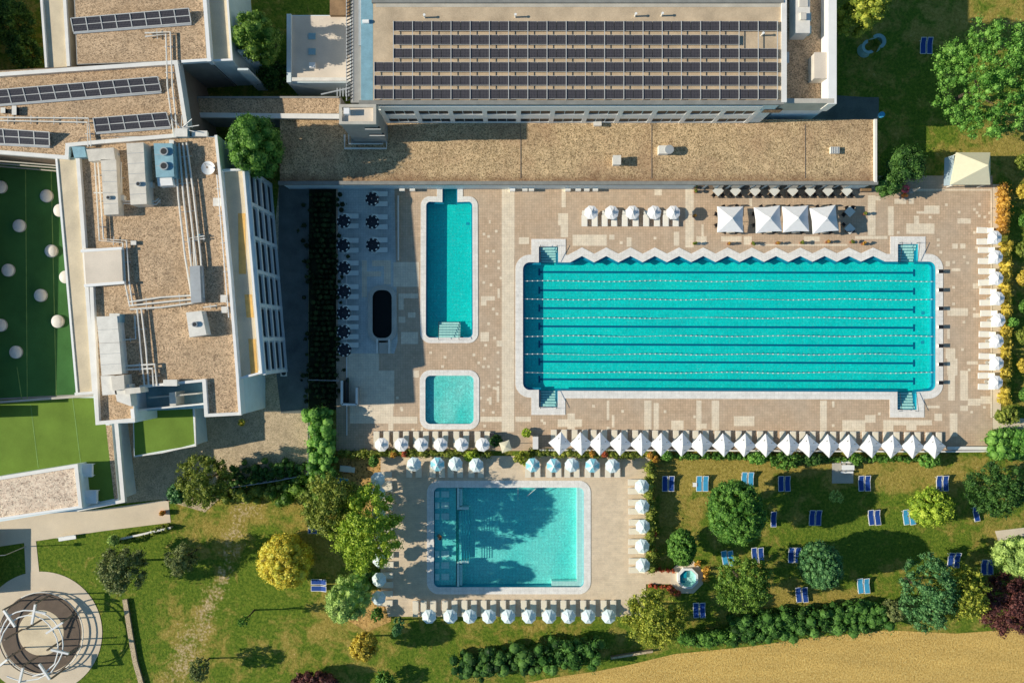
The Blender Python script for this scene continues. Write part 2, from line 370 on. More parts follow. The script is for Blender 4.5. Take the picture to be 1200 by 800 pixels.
# ------------------------------------------------------------------ the ground
UP = [(362, 206), (1172, 206), (1172, 503), (1160, 503), (1160, 527), (395, 529), (395, 480), (362, 480)]
LOW = [(450, 534), (762, 534), (762, 722), (462, 722), (450, 690)]
def inside(p, poly):
    x, y = p; c = False; n = len(poly)
    for i in range(n):
        x1, y1 = poly[i]; x2, y2 = poly[(i + 1) % n]
        if (y1 > y) != (y2 > y) and x < (x2 - x1) * (y - y1) / (y2 - y1) + x1: c = not c
    return c
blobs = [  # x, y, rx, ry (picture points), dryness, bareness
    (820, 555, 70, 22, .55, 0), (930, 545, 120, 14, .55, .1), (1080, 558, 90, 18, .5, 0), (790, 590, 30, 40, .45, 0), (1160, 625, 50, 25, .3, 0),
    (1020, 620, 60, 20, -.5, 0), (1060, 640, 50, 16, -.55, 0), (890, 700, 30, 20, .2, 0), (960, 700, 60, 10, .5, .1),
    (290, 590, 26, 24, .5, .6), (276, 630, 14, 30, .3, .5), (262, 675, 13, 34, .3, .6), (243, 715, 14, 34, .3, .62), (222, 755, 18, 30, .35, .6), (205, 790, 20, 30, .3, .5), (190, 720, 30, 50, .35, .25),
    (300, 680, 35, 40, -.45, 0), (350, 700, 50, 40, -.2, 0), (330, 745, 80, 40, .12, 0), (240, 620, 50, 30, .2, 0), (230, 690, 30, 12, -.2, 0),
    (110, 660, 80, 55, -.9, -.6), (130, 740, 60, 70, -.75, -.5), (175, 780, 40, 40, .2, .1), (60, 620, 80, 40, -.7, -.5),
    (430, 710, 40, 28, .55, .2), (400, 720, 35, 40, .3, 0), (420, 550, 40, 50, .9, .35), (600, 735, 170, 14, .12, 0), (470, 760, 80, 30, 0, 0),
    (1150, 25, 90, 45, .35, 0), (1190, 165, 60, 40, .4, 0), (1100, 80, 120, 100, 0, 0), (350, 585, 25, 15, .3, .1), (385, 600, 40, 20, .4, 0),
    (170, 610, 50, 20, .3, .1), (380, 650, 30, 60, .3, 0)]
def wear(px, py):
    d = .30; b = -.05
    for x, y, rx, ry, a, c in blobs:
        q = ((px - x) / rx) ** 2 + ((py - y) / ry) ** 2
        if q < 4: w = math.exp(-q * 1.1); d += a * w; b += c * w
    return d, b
g = MB(); cell = 1.0; X0, X1, Y0, Y1 = -80, 80, -60, 60
nx, ny = int((X1 - X0) / cell), int((Y1 - Y0) / cell)
UPw, LOWw = WS(UP), WS(LOW)
shr = [offset(UPw, -1.2), offset(LOWw, -1.2)]
vals = []
for j in range(ny + 1):
    for i in range(nx + 1):
        x, y = X0 + i * cell, Y0 + j * cell; g.v.append((x, y, -.06)); vals.append(wear(600 + x * K, 400 - y * K))
for j in range(ny):
    for i in range(nx):
        x, y = X0 + (i + .5) * cell, Y0 + (j + .5) * cell
        if any(inside((x, y), s) for s in shr): continue
        a = j * (nx + 1) + i; g.f.append((a, a + 1, a + nx + 2, a + nx + 1)); g.m.append(0)
B = 2500
base = len(g.v); g.v += [(-B, -B, -.06), (B, -B, -.06), (B, B, -.06), (-B, B, -.06)]; vals += [(.35, 0)] * 4
c0, c1, c2, c3 = 0, nx, (ny + 1) * (nx + 1) - 1, ny * (nx + 1)
g.f += [(base, base + 1, c1, c0), (base + 1, base + 2, c2, c1), (base + 2, base + 3, c3, c2), (base + 3, base, c0, c3)]; g.m += [0] * 4
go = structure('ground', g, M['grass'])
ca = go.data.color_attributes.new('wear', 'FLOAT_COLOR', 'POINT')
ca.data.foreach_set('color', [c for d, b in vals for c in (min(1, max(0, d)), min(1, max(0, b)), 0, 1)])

def flat(name, pts, z, mat, holes=()):
    mb = MB(); mb.sheet(WS(pts), z, None, holes); return structure(name, mb, mat)
# wheat field
flat('wheat_field', [(610, 801), (640, 795), (700, 786), (740, 778), (790, 766), (880, 757), (940, 748), (1040, 738), (1120, 742), (1200, 736), (1700, 720), (1700, 1300), (500, 1300), (560, 830)], -.02, M['wheat'])
# upper terrace
holes = [offset(p, .1) for p in (MAINw, P2w, P3w, TUBw)]
flat('pool_terrace', [(394, 206), (1163, 206), (1163, 503), (1163, 528), (394, 528)], 0, M['tile'], holes)
flat('gravel_strip', [(1163.3, 216), (1173, 216), (1173, 503), (1163.3, 503)], -.01, M['pave_light'])
flat('lower_terrace', [(446, 534), (762, 534), (762, 669), (800, 669), (800, 684), (757, 684), (757, 722), (455, 722), (446, 690)], 0, M['tilesand'], [offset(P4w, .1)])
flat('gravel_path', [(327, 216), (362, 216), (361, 556), (270, 572), (240, 600), (190, 585), (140, 590), (140, 480), (300, 480)], -.03, M['gravel_dark'])
flat('path_painted_shade', [(362, 216), (327, 216), (324, 440), (329, 484), (361, 484)], -.026, M['asphalt_and_shade'])  # building shade put into the path colour, laid over the gravel
flat('grey_tile_floor', [(396, 217), (462, 217), (466, 400), (462, 414), (396, 414)], .002, M['tileblue'], [offset(TUBw, .1)])
flat('bare_earth', [(396, 536), (448, 536), (446, 560), (440, 600), (425, 600), (405, 575)], -.03, M['earth'])
flat('planting_soil', [(420, 700), (445, 690), (458, 712), (458, 728), (430, 740), (405, 725)], -.03, M['earth'])
flat('garden_strip', [(362, 216), (394, 216), (394, 480), (362, 480)], -.022, plain('lawn_painted_shade', (.022, .03, .012), .95, var=.4))  # near-black: the strip's shade is painted into the lawn colour
flat('service_road', [(-60, 640), (0, 640), (40, 634), (120, 622), (200, 612), (197, 585), (120, 596), (-60, 608)], -.03, M['road'])
flat('footpath', [(28, 632), (42, 634), (46, 672), (30, 674)], -.026, M['road'])
flat('garden_path', [(1166, 622), (1200, 618), (1260, 616), (1260, 640), (1200, 634), (1172, 640)], -.03, M['pave_light'])
flat('side_path', [(1163.5, 489), (1260, 492), (1260, 503), (1163.5, 502)], -.006, M['pave_light'])
flat('concrete_slab', [(975, 542), (1000, 542), (1000, 566), (975, 566)], .0, M['concrete'])
flat('entrance_slab', [(1015, 114), (1030, 114), (1030, 140), (950, 140), (950, 110)], -.03, M['asphalt_and_shade'])

# cream slabs set in the brown paving
R = [(588, 217, 602.5, 506), (600, 217, 603, 300), (658, 221, 663, 243), (654, 250, 665.6, 264), (657, 264, 665.6, 278), (671, 275, 711, 288), (714, 275, 720, 281), (734.4, 278, 740, 289),
     (789.6, 271.6, 796, 288), (803, 220, 813, 290), (767, 222, 775.6, 229), (822, 263, 824.6, 277), (816, 277, 828, 287), (608, 278, 620, 286), (878, 228, 881.4, 242),
     (845, 277, 869, 283), (871.6, 277, 881, 287), (884, 286, 993, 288), (942, 277, 960.6, 283), (1017, 229, 1026, 276), (1026, 230, 1032, 235), (1040.6, 242, 1047.4, 276), (1002, 276.6, 1040, 280),
     (1048, 233, 1062, 239), (1065, 232, 1071, 239), (1083, 241, 1101, 250.6), (1074, 247.6, 1083, 250.4), (1071, 253, 1077, 262), (1062, 262, 1095, 274), (1122, 256, 1137.6, 262),
     (1116, 285.4, 1122.4, 291.4), (1125, 285.4, 1131.4, 291.4), (1071, 221.6, 1162, 223.6), (1160.6, 223.6, 1162.6, 489), (1108, 306, 1113, 312), (1115, 314.5, 1125.6, 317.6),
     (1110, 361, 1134.4, 370), (1110, 385.6, 1113, 397), (1108, 408, 1119.4, 420), (1110, 420, 1122, 440), (1133, 423, 1146, 427), (1140, 332, 1150, 338), (1140, 367, 1150, 372),
     (1111, 440, 1119, 469), (1125, 434, 1134.4, 469), (1134, 467, 1149, 475), (1149, 464, 1160.6, 473), (1125, 475, 1134.4, 481.4), (1113, 484, 1122, 511), (1095, 484.4, 1104, 493),
     (1086, 475, 1101, 478), (1035, 492, 1092, 498), (1035, 498, 1047, 514), (1062, 498, 1074, 504), (1013.6, 486, 1026, 495), (987, 492, 1014, 506), (961, 469, 969, 506),
     (975, 470, 978, 477), (711, 469, 714, 492), (717, 486, 720, 500.6), (755, 469, 763.4, 503), (766, 472, 772, 503), (786.6, 492.4, 801, 504), (816, 469, 822, 504), (822, 496, 828, 502),
     (834, 469, 842.6, 504), (860, 487.4, 884, 499), (653.6, 491, 665, 500), (665, 484, 673.6, 503), (673.6, 491, 682, 500), (604, 488, 622, 494), (563, 488, 588, 494), (424, 305, 430, 348), (430, 318, 447, 324),
     (436, 305, 458, 312), (450, 312, 458, 333), (461, 307, 491, 336), (467, 344, 490, 349.4), (467, 349.4, 473, 363), (470, 389, 490, 403), (467, 371, 475, 378), (478, 366, 487, 372),
     (406, 414, 444, 434), (406, 434, 462, 476), (410, 476, 461, 496), (461, 488, 489, 496), (455, 496, 461, 506), (484, 434, 491, 442), (573, 258, 575, 262), (569, 293, 573, 296),
     (563.5, 347, 580, 352), (563.5, 352, 570, 358), (563, 389, 573, 400), (583, 338, 586, 349), (582, 399, 588, 406), (573, 465, 576, 474), (582, 452, 585, 471), (493, 500, 496, 506)]
def pt(cx, cy, ox, oy, r=1.6): R.append((ox + cx / 5 - r, oy + cy / 5 - r, ox + cx / 5 + r, oy + cy / 5 + r))
for c in [(463, 662), (820, 543), (910, 527), (925, 545), (938, 565), (970, 572), (940, 498), (998, 548), (1000, 600), (910, 662), (697, 705), (697, 737), (745, 500), (650, 573), (712, 778)]: pt(*c, 960, 140)
for c in [(787, 283), (787, 380), (850, 105), (848, 487), (840, 647), (788, 137), (870, 140), (922, 50), (908, 410)]: pt(*c, 960, 280)
for c in [(352, 323), (82, 392), (893, 313), (968, 285), (922, 268), (878, 66)]: pt(*c, 960, 420)
for c in [(477, 378), (648, 408), (897, 410), (1070, 440), (175, 463), (190, 478), (563, 507)]: pt(*c, 600, 400)
for c in [(965, 262), (932, 268), (1018, 240), (1018, 300), (1018, 205), (932, 403), (990, 415), (940, 495), (905, 125), (940, 100), (945, 22), (877, 78), (707, 92), (693, 147), (623, 65), (1018, 65), (1018, 163),
          (960, 340), (995, 272), (1010, 275), (918, 330), (932, 148), (962, 147), (428, 330), (452, 390), (520, 515), (455, 400)]: pt(*c, 380, 400)
for c in [(936, 72), (963, 85), (1008, 55), (957, 172), (992, 172), (935, 355), (977, 369), (990, 510), (1012, 538), (1022, 232), (1022, 270), (963, 596), (948, 260), (1035, 328), (998, 680), (947, 722)]: pt(*c, 380, 260)
for c in [(640, 722), (838, 695), (645, 388 + 0)]: pt(*c, 600, 140)
mb = MB(); eps = 0
for x0, y0, x1, y1 in R:
    a, b = W(x0, y1), W(x1, y0); mb.add([(a.x, a.y, .004 + eps), (b.x, a.y, .004 + eps), (b.x, b.y, .004 + eps), (a.x, b.y, .004 + eps)], [(0, 1, 2, 3)])
    eps = (eps + .00031) % .0037
structure('cream_paving', mb, M['tilecream'])

# ------------------------------------------------------------------ pools
def pool(name, label, poly, depth, cop, floor_mat, wl=-.12, wat='water', coping_mat='coping', ch=.05, wall='poolwall', rim=0):
    t = thing(name, label, 'swimming pool' if 'pool' in name else 'hot tub', (*poly[0], 0)); o = Vector((*poly[0], 0))
    L = [(x - o.x, y - o.y) for x, y in poly]; out = offset(L, cop); n = len(L)
    a = MB(); a.sheet(L, -depth)
    a.build('pool_floor', floor_mat, t)
    a = MB(); top = ch
    vs = [(x, y, -depth) for x, y in L] + [(x, y, top - .01) for x, y in L]
    a.add(vs, [(i, (i + 1) % n, n + (i + 1) % n, n + i) for i in range(n)]); a.build('pool_wall', M[wall], t)
    a = MB(); a.sheet(out, top, None, [L])
    vs = [(x, y, -.05) for x, y in out] + [(x, y, top) for x, y in out]; a.add(vs, [(i, (i + 1) % n, n + (i + 1) % n, n + i) for i in range(n)])
    a.build('coping', M[coping_mat], t)
    if cop > .6:                                   # a slightly lower inner band with an overflow groove
        a = MB(); o1 = offset(L, cop * .40); o2 = offset(L, cop * .46); a.sheet(o2, top + .004, None, [o1]); a.build('overflow_grate', M['offwhite'], t)
    if rim: a = MB(); a.sheet(L, -.42, None, [offset(L, -rim)]); a.build('rim_tiles', M['rim'], t)
    a = MB(); a.sheet(L, wl); a.build('water', M[wat], t)
    return t, o
def sub(t, o, name, mb, mat, **k):                 # world-built mesh parented to a thing at o
    mb.v = [(x - o.x, y - o.y, z - o.z) for x, y, z in mb.v]; return mb.build(name, mat, t, **k)

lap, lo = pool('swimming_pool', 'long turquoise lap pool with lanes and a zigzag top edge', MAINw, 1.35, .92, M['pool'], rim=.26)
# lanes: a long dark line with a cross bar at both ends, seven ropes
ly = [319.6, 341.3, 362.8, 384, 405, 425.5, 446.5]
ly_l = [318.8, 340, 361, 382.3, 403.2, 423.6, 444.2]
for yl, yr in zip(ly_l, ly):
    mb = MB(); A = W(632, yl, -1.33); Bp = W(1071, yr, -1.33); mb.bar(A, Bp, .24, .02)
    for q in (A, Bp): mb.box(q.x - .11, q.y - .43, -1.34, q.x + .11, q.y + .43, -1.316)
    sub(lap, lo, 'lane_line', mb, M['lane'])
ropes = [329.4, 350.8, 372.5, 393.8, 415.2, 436.6]
for k, y in enumerate(ropes):
    A = W(612, y, -.1); Bp = W(1096.5, y, -.1)
    t = thing('lane_rope', f'{ORD[k]} lane rope from the top across the lap pool', 'lane rope', tuple(A), group='lane ropes across the lap pool')
    L = Bp.x - A.x; r = MB(); x = 0; prof = [(0, .022, 0)]; wob = lambda x: .06 * math.sin(x / L * 24 + k * 1.7)
    while x < L - 1:
        x += .62; on = math.sin(x * .33 + k * 2.1) + math.sin(x * .13 + k) > -.9
        prof += [(x - .09, .022, 0), (x - .085, .058 if on else .03, 1), (x + .085, .058 if on else .03, 1), (x + .09, .022, 0)]
    prof.append((L, .022, 0)); vs = []; n = 6
    for (x, rr, _) in prof: vs += [(x, wob(x) + rr * math.cos(2 * PI * j / n), rr * math.sin(2 * PI * j / n) * .8) for j in range(n)]
    for i in range(len(prof) - 1): r.add([], [], 0); mi_ = 1 if prof[i][2] and prof[i + 1][2] else 0; r.f += [(i * n + j, (i + 1) * n + j, (i + 1) * n + (j + 1) % n, i * n + (j + 1) % n) for j in range(n)]; r.m += [mi_] * n
    r.v = vs; r.build('float_line', [M['duct_grey'], M['white']], t)
def pool_steps(t, o, x0, y0, x1, y1, n, horizontal=True, depth=1.1, rails=True, side=1, lean=1):
    s = MB(); e = MB()
    for k in range(n):
        z = -.22 - (depth - .2) * k / n
        ya, yb = y0 + (y1 - y0) * k / n, y0 + (y1 - y0) * (k + 1) / n
        a, b = W(x0, max(ya, yb)), W(x1, min(ya, yb)); s.box(a.x, a.y, -1.34, b.x, b.y, z)
        yy = W(x0, yb).y; e.box(a.x, yy - .035, z - .01, b.x, yy + .035, z + .006)
    sub(t, o, 'steps', s, M['step']); sub(t, o, 'step_edge', e, M['stepline'])
    if rails:
        for x in (x0 + .6, x1 - .6):
            r = MB(); p0 = W(x, y0 - (y1 - y0) * .12); p1 = W(x, y1)
            r.tube([(p0.x, p0.y, 0), (p0.x, p0.y, .9), (p1.x, p1.y, .35), (p1.x, p1.y, -.8)], .028, 6)
            sub(t, o, 'handrail', r, M['dark'])
pool_steps(lap, lo, 632.5, 290, 653, 307, 6); pool_steps(lap, lo, 1053, 287, 1074.5, 306, 6)
pool_steps(lap, lo, 632.5, 476, 652.5, 458, 6); pool_steps(lap, lo, 1052.5, 479, 1073, 460, 6)
for k, (x, y) in enumerate([(1081.5, 366.5), (1081, 401)]):
    mb = MB(); q = W(x, y, -1.33); mb.box(q.x - .2, q.y - .2, -1.345, q.x + .2, q.y + .2, -1.325); sub(lap, lo, 'drain_grate', mb, M['poolwall'])

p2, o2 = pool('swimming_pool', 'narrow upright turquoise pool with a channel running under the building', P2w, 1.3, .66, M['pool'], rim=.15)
pool_steps(p2, o2, 514, 395.5, 539, 377, 6)
mb = MB(); q = W(548, 262, -1.28); mb.box(q.x - .18, q.y - .18, -1.3, q.x + .18, q.y + .18, -1.27); sub(p2, o2, 'drain_grate', mb, M['poolwall'])
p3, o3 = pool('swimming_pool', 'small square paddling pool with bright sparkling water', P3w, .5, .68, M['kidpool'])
tub, o4 = pool('hot_tub', 'long oval whirlpool with dark water on the shaded terrace', TUBw, .8, .55, M['tubdark'], wat='darkwater', coping_mat='concrete', ch=.3, wall='tubdark')
mb = MB()
for k in range(5): a, b = W(444, 402 + k * 3), W(455, 399 + k * 3); mb.box(a.x, a.y, 0, b.x, b.y, .3 - .055 * k)
sub(tub, o4, 'steps', mb, M['concrete'])
for x in (442.5, 456.5):
    mb = MB(); a, b = W(x - 1, 414), W(x + 1, 397); mb.box(a.x, a.y, 0, b.x, b.y, .42); sub(tub, o4, 'step_cheek', mb, M['offwhite'])
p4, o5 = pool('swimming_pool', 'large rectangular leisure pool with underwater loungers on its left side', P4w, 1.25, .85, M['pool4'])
mb = MB(); a, b = W(509, 687), W(534, 571.5); mb.box(a.x, a.y, -1.24, b.x, b.y, -.5); sub(p4, o5, 'shallow_shelf', mb, M['pool4'])
for y in (579.5, 592.5, 605.5, 649.5, 663, 676.5):
    for (xa, xb, z) in ((509.5, 514.5, -.2), (517, 526, -.33)):
        mb = MB(); a, b = W(xa, y + 3.6), W(xb, y - 3.6); mb.box(a.x, a.y, -.5, b.x, b.y, z); sub(p4, o5, 'underwater_lounger', mb, M['step'])
for ya, yb in ((571.5, 597), (658.5, 687)):
    mb = MB(); a, b = W(535.5, yb), W(538, ya); mb.box(a.x, a.y, -1.24, b.x, b.y, -.06)
    yy = 597 if ya < 600 else 660; a, b = W(538, yy), W(549, yy - 3); mb.box(a.x, a.y, -1.24, b.x, b.y, -.062)
    a, b = W(538.2, yb - 4 if ya < 600 else yb - .5), W(541.5, ya + 1 if ya < 600 else ya + 3.5); mb.box(a.x, a.y, -1.24, b.x, b.y, -.3); sub(p4, o5, 'partition', mb, M['step'])
mb = MB()
for k in range(4):
    a, b = W(537.5 + 3 * k, 656), W(540.5 + 3 * k, 598.5); mb.box(a.x, a.y, -1.24, b.x, b.y, -.35 - .2 * k)
sub(p4, o5, 'steps', mb, M['pool4'])
for k in range(5):
    mb = MB(); x = 538.2 + 3 * k; a, b = W(x, 657.5), W(x, 598); mb.tube([(a.x, a.y, -.5), (a.x, a.y, .25), (b.x, b.y, .25), (b.x, b.y, -.5)], .03, 6); sub(p4, o5, 'handrail', mb, M['poolwall'])
mb = MB(); a, b = W(646.5, 687), W(684, 681.5); mb.box(a.x, a.y, -1.24, b.x, b.y, -.3); a, b = W(676.5, 681.5), W(684, 571.5); mb.box(a.x, a.y, -1.24, b.x, b.y, -.304)
sub(p4, o5, 'bench', mb, M['step'])
mb = MB(); a = W(607, 571); b = W(607, 586); mb.bar((a.x, a.y, .1), (b.x, b.y, -.3), .05); sub(p4, o5, 'handrail', mb, M['steel']); mb = MB(); a2 = W(628, 571); b2 = W(617, 582); mb.bar((a2.x, a2.y, .6), (b2.x, b2.y, -.2), .05); sub(p4, o5, 'handrail', mb, M['steel'])

# octagonal spa
c = W(805, 676); OC = lambda r: [(r * math.cos(PI / 8 + k * PI / 4), r * math.sin(PI / 8 + k * PI / 4)) for k in range(8)]
t = thing('hot_tub', 'small octagonal whirlpool beside the round green tree', 'hot tub', tuple(c))
mb = MB(); mb.sheet(OC(1.32), .55, None, [OC(1.05)]); mb.prism(OC(1.32), -.05, .53, cap=False); mb.build('rim', M['white'], t)
mb = MB(); mb.prism(OC(1.05), -.02, .56, cap=False); mb.sheet(OC(1.05), .02); mb.build('tub_shell', M['step'], t)
mb = MB(); mb.box(-.95, -.45, .02, -.55, .45, .28); mb.box(-.95, .0, .02, -.1, .8, .27); mb.box(-.9, -.6, .02, -.3, -.4, .27); mb.build('seat', M['poolwall'], t)
mb = MB(); mb.sheet(OC(1.05), .46); mb.build('water', M['water'], t)
mb = MB(); mb.sheet([(c.x + x, c.y + y) for x, y in OC(2.1)], .004); structure('spa_paving', mb, M['pave_light'])

# people in the water
def person(label, loc, rz, shirt, pose='swim', hair=(.05, .03, .02)):
    t = thing('person', label, 'person', loc, rz)
    me = bpy.data.meshes.new('body'); J = {}
    if pose == 'swim':
        V = [(0, 0, 0), (0, .28, .02), (0, .5, .03), (0, .62, .05), (-.17, .5, .02), (-.32, .68, 0), (-.3, .95, -.02), (.17, .5, .02), (.36, .42, -.02), (.5, .2, -.04), (-.1, -.1, 0), (-.16, -.5, -.05), (-.2, -.9, -.06), (.1, -.1, 0), (.18, -.48, -.06), (.14, -.88, -.05)]
    else:      # seated
        V = [(0, 0, .5), (0, -.02, .75), (0, -.03, 1.0), (0, -.01, 1.12), (-.18, -.02, .98), (-.25, .08, .72), (-.2, .32, .7), (.18, -.02, .98), (.25, .08, .72), (.2, .32, .7), (-.1, .03, .48), (-.12, .45, .5), (-.13, .48, .06), (.1, .03, .48), (.12, .45, .5), (.13, .48, .06)]
    E = [(0, 1), (1, 2), (2, 3), (2, 4), (4, 5), (5, 6), (2, 7), (7, 8), (8, 9), (0, 10), (10, 11), (11, 12), (0, 13), (13, 14), (14, 15)]
    RR = [.14, .13, .14, .06, .065, .045, .035, .065, .045, .035, .1, .065, .045, .1, .065, .045]
    me.from_pydata(V, E, []); o = bpy.data.objects.new('body', me); col.objects.link(o)
    sk = o.modifiers.new('s', 'SKIN'); sb = o.modifiers.new('u', 'SUBSURF'); sb.levels = 1; sb.render_levels = 1
    for i, r in enumerate(RR): me.skin_vertices[0].data[i].radius = (r, r)
    me.skin_vertices[0].data[0].use_root = True
    bpy.context.view_layer.update()
    em = bpy.data.meshes.new_from_object(o.evaluated_get(bpy.context.evaluated_depsgraph_get())); o.modifiers.clear(); o.data = em
    em.materials.clear(); em.materials.append(M['skin']); em.materials.append(shirt)
    for p in em.polygons:
        cc = p.center
        if pose != 'swim' and (cc.z < .56 or (.5 < cc.z < 1.04 and abs(cc.x) < .2)): p.material_index = 1
        if pose == 'swim' and -.15 < cc.y < .12: p.material_index = 1
        p.use_smooth = True
    o.parent = t
    hp = Vector((0, .74, .08)) if pose == 'swim' else Vector((0, .02, 1.24))
    h = MB(); h2 = MB()
    for mbx, rr, s in ((h, .105, 0), (h2, .115, 1)):
        vs = []; fs = []; n = 10; m = 7
        for a in range(m + 1):
            for b in range(n):
                th = PI * a / m; ph = 2 * PI * b / n; vs.append(hp + Vector((rr * math.sin(th) * math.cos(ph), rr * 1.08 * math.sin(th) * math.sin(ph) - (.02 if s else 0), rr * 1.2 * math.cos(th) + (.015 if s else 0))))
        for a in range(m if not s else 4):
            for b in range(n): fs.append((a * n + b, a * n + (b + 1) % n, (a + 1) * n + (b + 1) % n, (a + 1) * n + b))
        mbx.add(vs, fs)
    h.build('head', M['skin'], t, smooth=True); h2.build('hair', plain('dark_hair', hair, .8), t, smooth=True); return t
person('person standing chest deep in the water by the underwater loungers of the leisure pool', tuple(W(517, 628.5, -.85)), .9, M['orange'], 'sit')

# ------------------------------------------------------------------ loungers
def make_lounger(name, label, bedm, framem, w=.66, L=1.9, kind='cream'):
    t = thing(name, label, 'sun lounger'); h = .32
    f = MB()
    for s in (-1, 1): f.box(s * w / 2 - .025, -L / 2, h - .05, s * w / 2 + .025, L / 2 - .55, h + .02)
    f.box(-w / 2, -L / 2, h - .05, w / 2, -L / 2 + .05, h + .02)
    f.build('frame', framem, t)
    b = MB(); b.box(-w / 2 + .03, -L / 2 + .05, h - .01, w / 2 - .03, L / 2 - .7, h + .035); b.build('bed', bedm, t)
    k = MB(); y0, y1, z0, z1 = L / 2 - .7, L / 2 - .04, h + .02, h + .3
    k.add([(-w / 2 + .02, y0, z0), (w / 2 - .02, y0, z0), (w / 2 - .02, y1, z1), (-w / 2 + .02, y1, z1), (-w / 2 + .02, y0, z0 - .04), (w / 2 - .02, y0, z0 - .04), (w / 2 - .02, y1, z1 - .04), (-w / 2 + .02, y1, z1 - .04)],
          [(0, 1, 2, 3), (7, 6, 5, 4), (0, 4, 5, 1), (2, 6, 7, 3), (1, 5, 6, 2), (3, 7, 4, 0)])
    k.build('backrest', bedm, t)
    if kind == 'blue':
        r = MB()
        for s in (-1, 1): r.bar((s * w / 2, y0, z0), (s * w / 2, y1 + .04, z1), .05)
        r.bar((-w / 2, y1 + .03, z1), (w / 2, y1 + .03, z1), .05); r.build('back_frame', framem, t)
    for sx in (-1, 1):
        for sy in (-1, 1):
            l = MB(); x, y = sx * (w / 2 - .03), sy * (L / 2 - .25); l.box(x - .02, y - .02, 0, x + .02, y + .02, h - .04); l.build('leg', framem, t)
    return t
proto = {}
def lounger(kind, px, py, rz, label, group, z=0):
    d = {'cream': (M['lounger'], M['offwhite']), 'white': (M['lounger_w'], M['white']), 'grey': (M['lounger_g'], M['duct_grey']), 'blue': (M['blue'], M['white']), 'sky': (M['skyblue'], M['white'])}
    loc = W(px, py, .35); loc.z = z
    if kind not in proto:
        t = make_lounger('sun_lounger', label, *d[kind], kind='blue' if kind in ('blue', 'sky') else 'cream', w=.62 if kind in ('blue', 'sky') else .66); t.location = loc; t.rotation_euler = (0, 0, rz); t['group'] = group; proto[kind] = t; return t
    return dup(proto[kind], loc, rz, label, group)

# ------------------------------------------------------------------ parasols
def make_oct(label, mats, r=.9, z0=2.05, z1=2.5, alt=False, scal=False, n=8):
    t = thing('parasol', label, 'parasol')
    cm = MB(); 
    for k in range(n):
        a0 = 2 * PI * (k + .5) / n; a1 = 2 * PI * (k + 1.5) / n; am = (a0 + a1) / 2
        P = lambda a, rr, z: (rr * math.cos(a), rr * math.sin(a), z)
        q = [P(a0, .12, z1 - .03), P(a1, .12, z1 - .03), P(a0, r * .55, z0 + (z1 - z0) * .40), P(am, r * .5, z0 + (z1 - z0) * .36), P(a1, r * .55, z0 + (z1 - z0) * .40), P(a0, r, z0), P(am, r * .91, z0 + .03), P(a1, r, z0),
             P(a0, r, z0 - .12), P(am, r * .91, z0 - .1), P(a1, r, z0 - .12)]
        mi = (k % 2) if alt else 0
        cm.add(q, [(0, 2, 3, 1), (1, 3, 4), (2, 5, 6, 3), (3, 6, 7, 4), (5, 8, 9, 6), (6, 9, 10, 7)], mi)
        if scal: cm.add([P(am - .13, r * .72, z0 + .19), P(am + .13, r * .72, z0 + .19), P(am + .17, r * .87, z0 + .1), P(am - .17, r * .87, z0 + .1)], [(0, 3, 2, 1)], 1)
    cm.build('canopy', mats, t)
    v = MB(); v.add([(.2 * math.cos(2 * PI * k / 8), .2 * math.sin(2 * PI * k / 8), z1 - .02) for k in range(8)] + [(0, 0, z1 + .09)], [(k, (k + 1) % 8, 8) for k in range(8)]); v.build('cap', mats[0], t)
    p = MB(); p.tube([(0, 0, 0), (0, 0, z1 + .1)], .024, 6); p.build('pole', M['metal'], t)
    b = MB(); b.disc(0, 0, .09, .24, 12, z0=0); b.build('base', M['concrete'], t)
    return t
def make_sq(label, s, z0, z1, mat, vent=False, marks=True, name='parasol', cat='parasol'):
    t = thing(name, label, cat)
    c = MB(); C = [(-s, -s), (s, -s), (s, s), (-s, s)]; v = 8
    for k in range(4):
        (x0, y0), (x1, y1) = C[k], C[(k + 1) % 4]; mx, my = (x0 + x1) / 2 * .94, (y0 + y1) / 2 * .94
        a = .14 if vent else 0
        c.add([(x0, y0, z0), (mx, my, z0 + .05), (x1, y1, z0), (x1 * a, y1 * a, z1 - (z1 - z0) * a), (x0 * a, y0 * a, z1 - (z1 - z0) * a), (x0, y0, z0 - .16), (mx, my, z0 - .1), (x1, y1, z0 - .16)],
              [(0, 1, 4), (1, 3, 4), (1, 2, 3), (0, 5, 6, 1), (1, 6, 7, 2)])
    c.build('canopy', mat, t)
    if vent:
        a = .2; c = MB(); c.add([(x * a, y * a, z1 - .1) for x, y in C] + [(0, 0, z1 + .16)], [(0, 1, 4), (1, 2, 4), (2, 3, 4), (3, 0, 4)]); c.build('vent_cap', mat, t)
    if marks:
        for (x, y) in ((-.28 * s, -.62 * s), (.28 * s, .62 * s), (.62 * s, -.2 * s)):
            c = MB(); z = z1 - (z1 - z0) * max(abs(x), abs(y)) / s + .03; c.add([(x - .1, y - .05, z), (x + .1, y - .05, z), (x + .1, y + .05, z), (x - .1, y + .05, z)], [(0, 1, 2, 3)])
            c.build('printed_mark', M['capgrey'], t)
    p = MB(); p.tube([(0, 0, 0), (0, 0, z1)], .035, 6); p.build('pole', M['metal'], t)
    b = MB(); b.disc(0, 0, .1, .32, 12, z0=0); b.build('base', M['concrete'], t)
    return t
def place(proto_t, used, px, py, z, rz, label, group):
    loc = W(px, py, z); loc.z = 0
    if not used: proto_t.location = loc; proto_t.rotation_euler = (0, 0, rz); proto_t['label'] = label; proto_t['group'] = group; return proto_t
    return dup(proto_t, loc, rz, label, group)
def rz(): return random.uniform(-.2, .2)

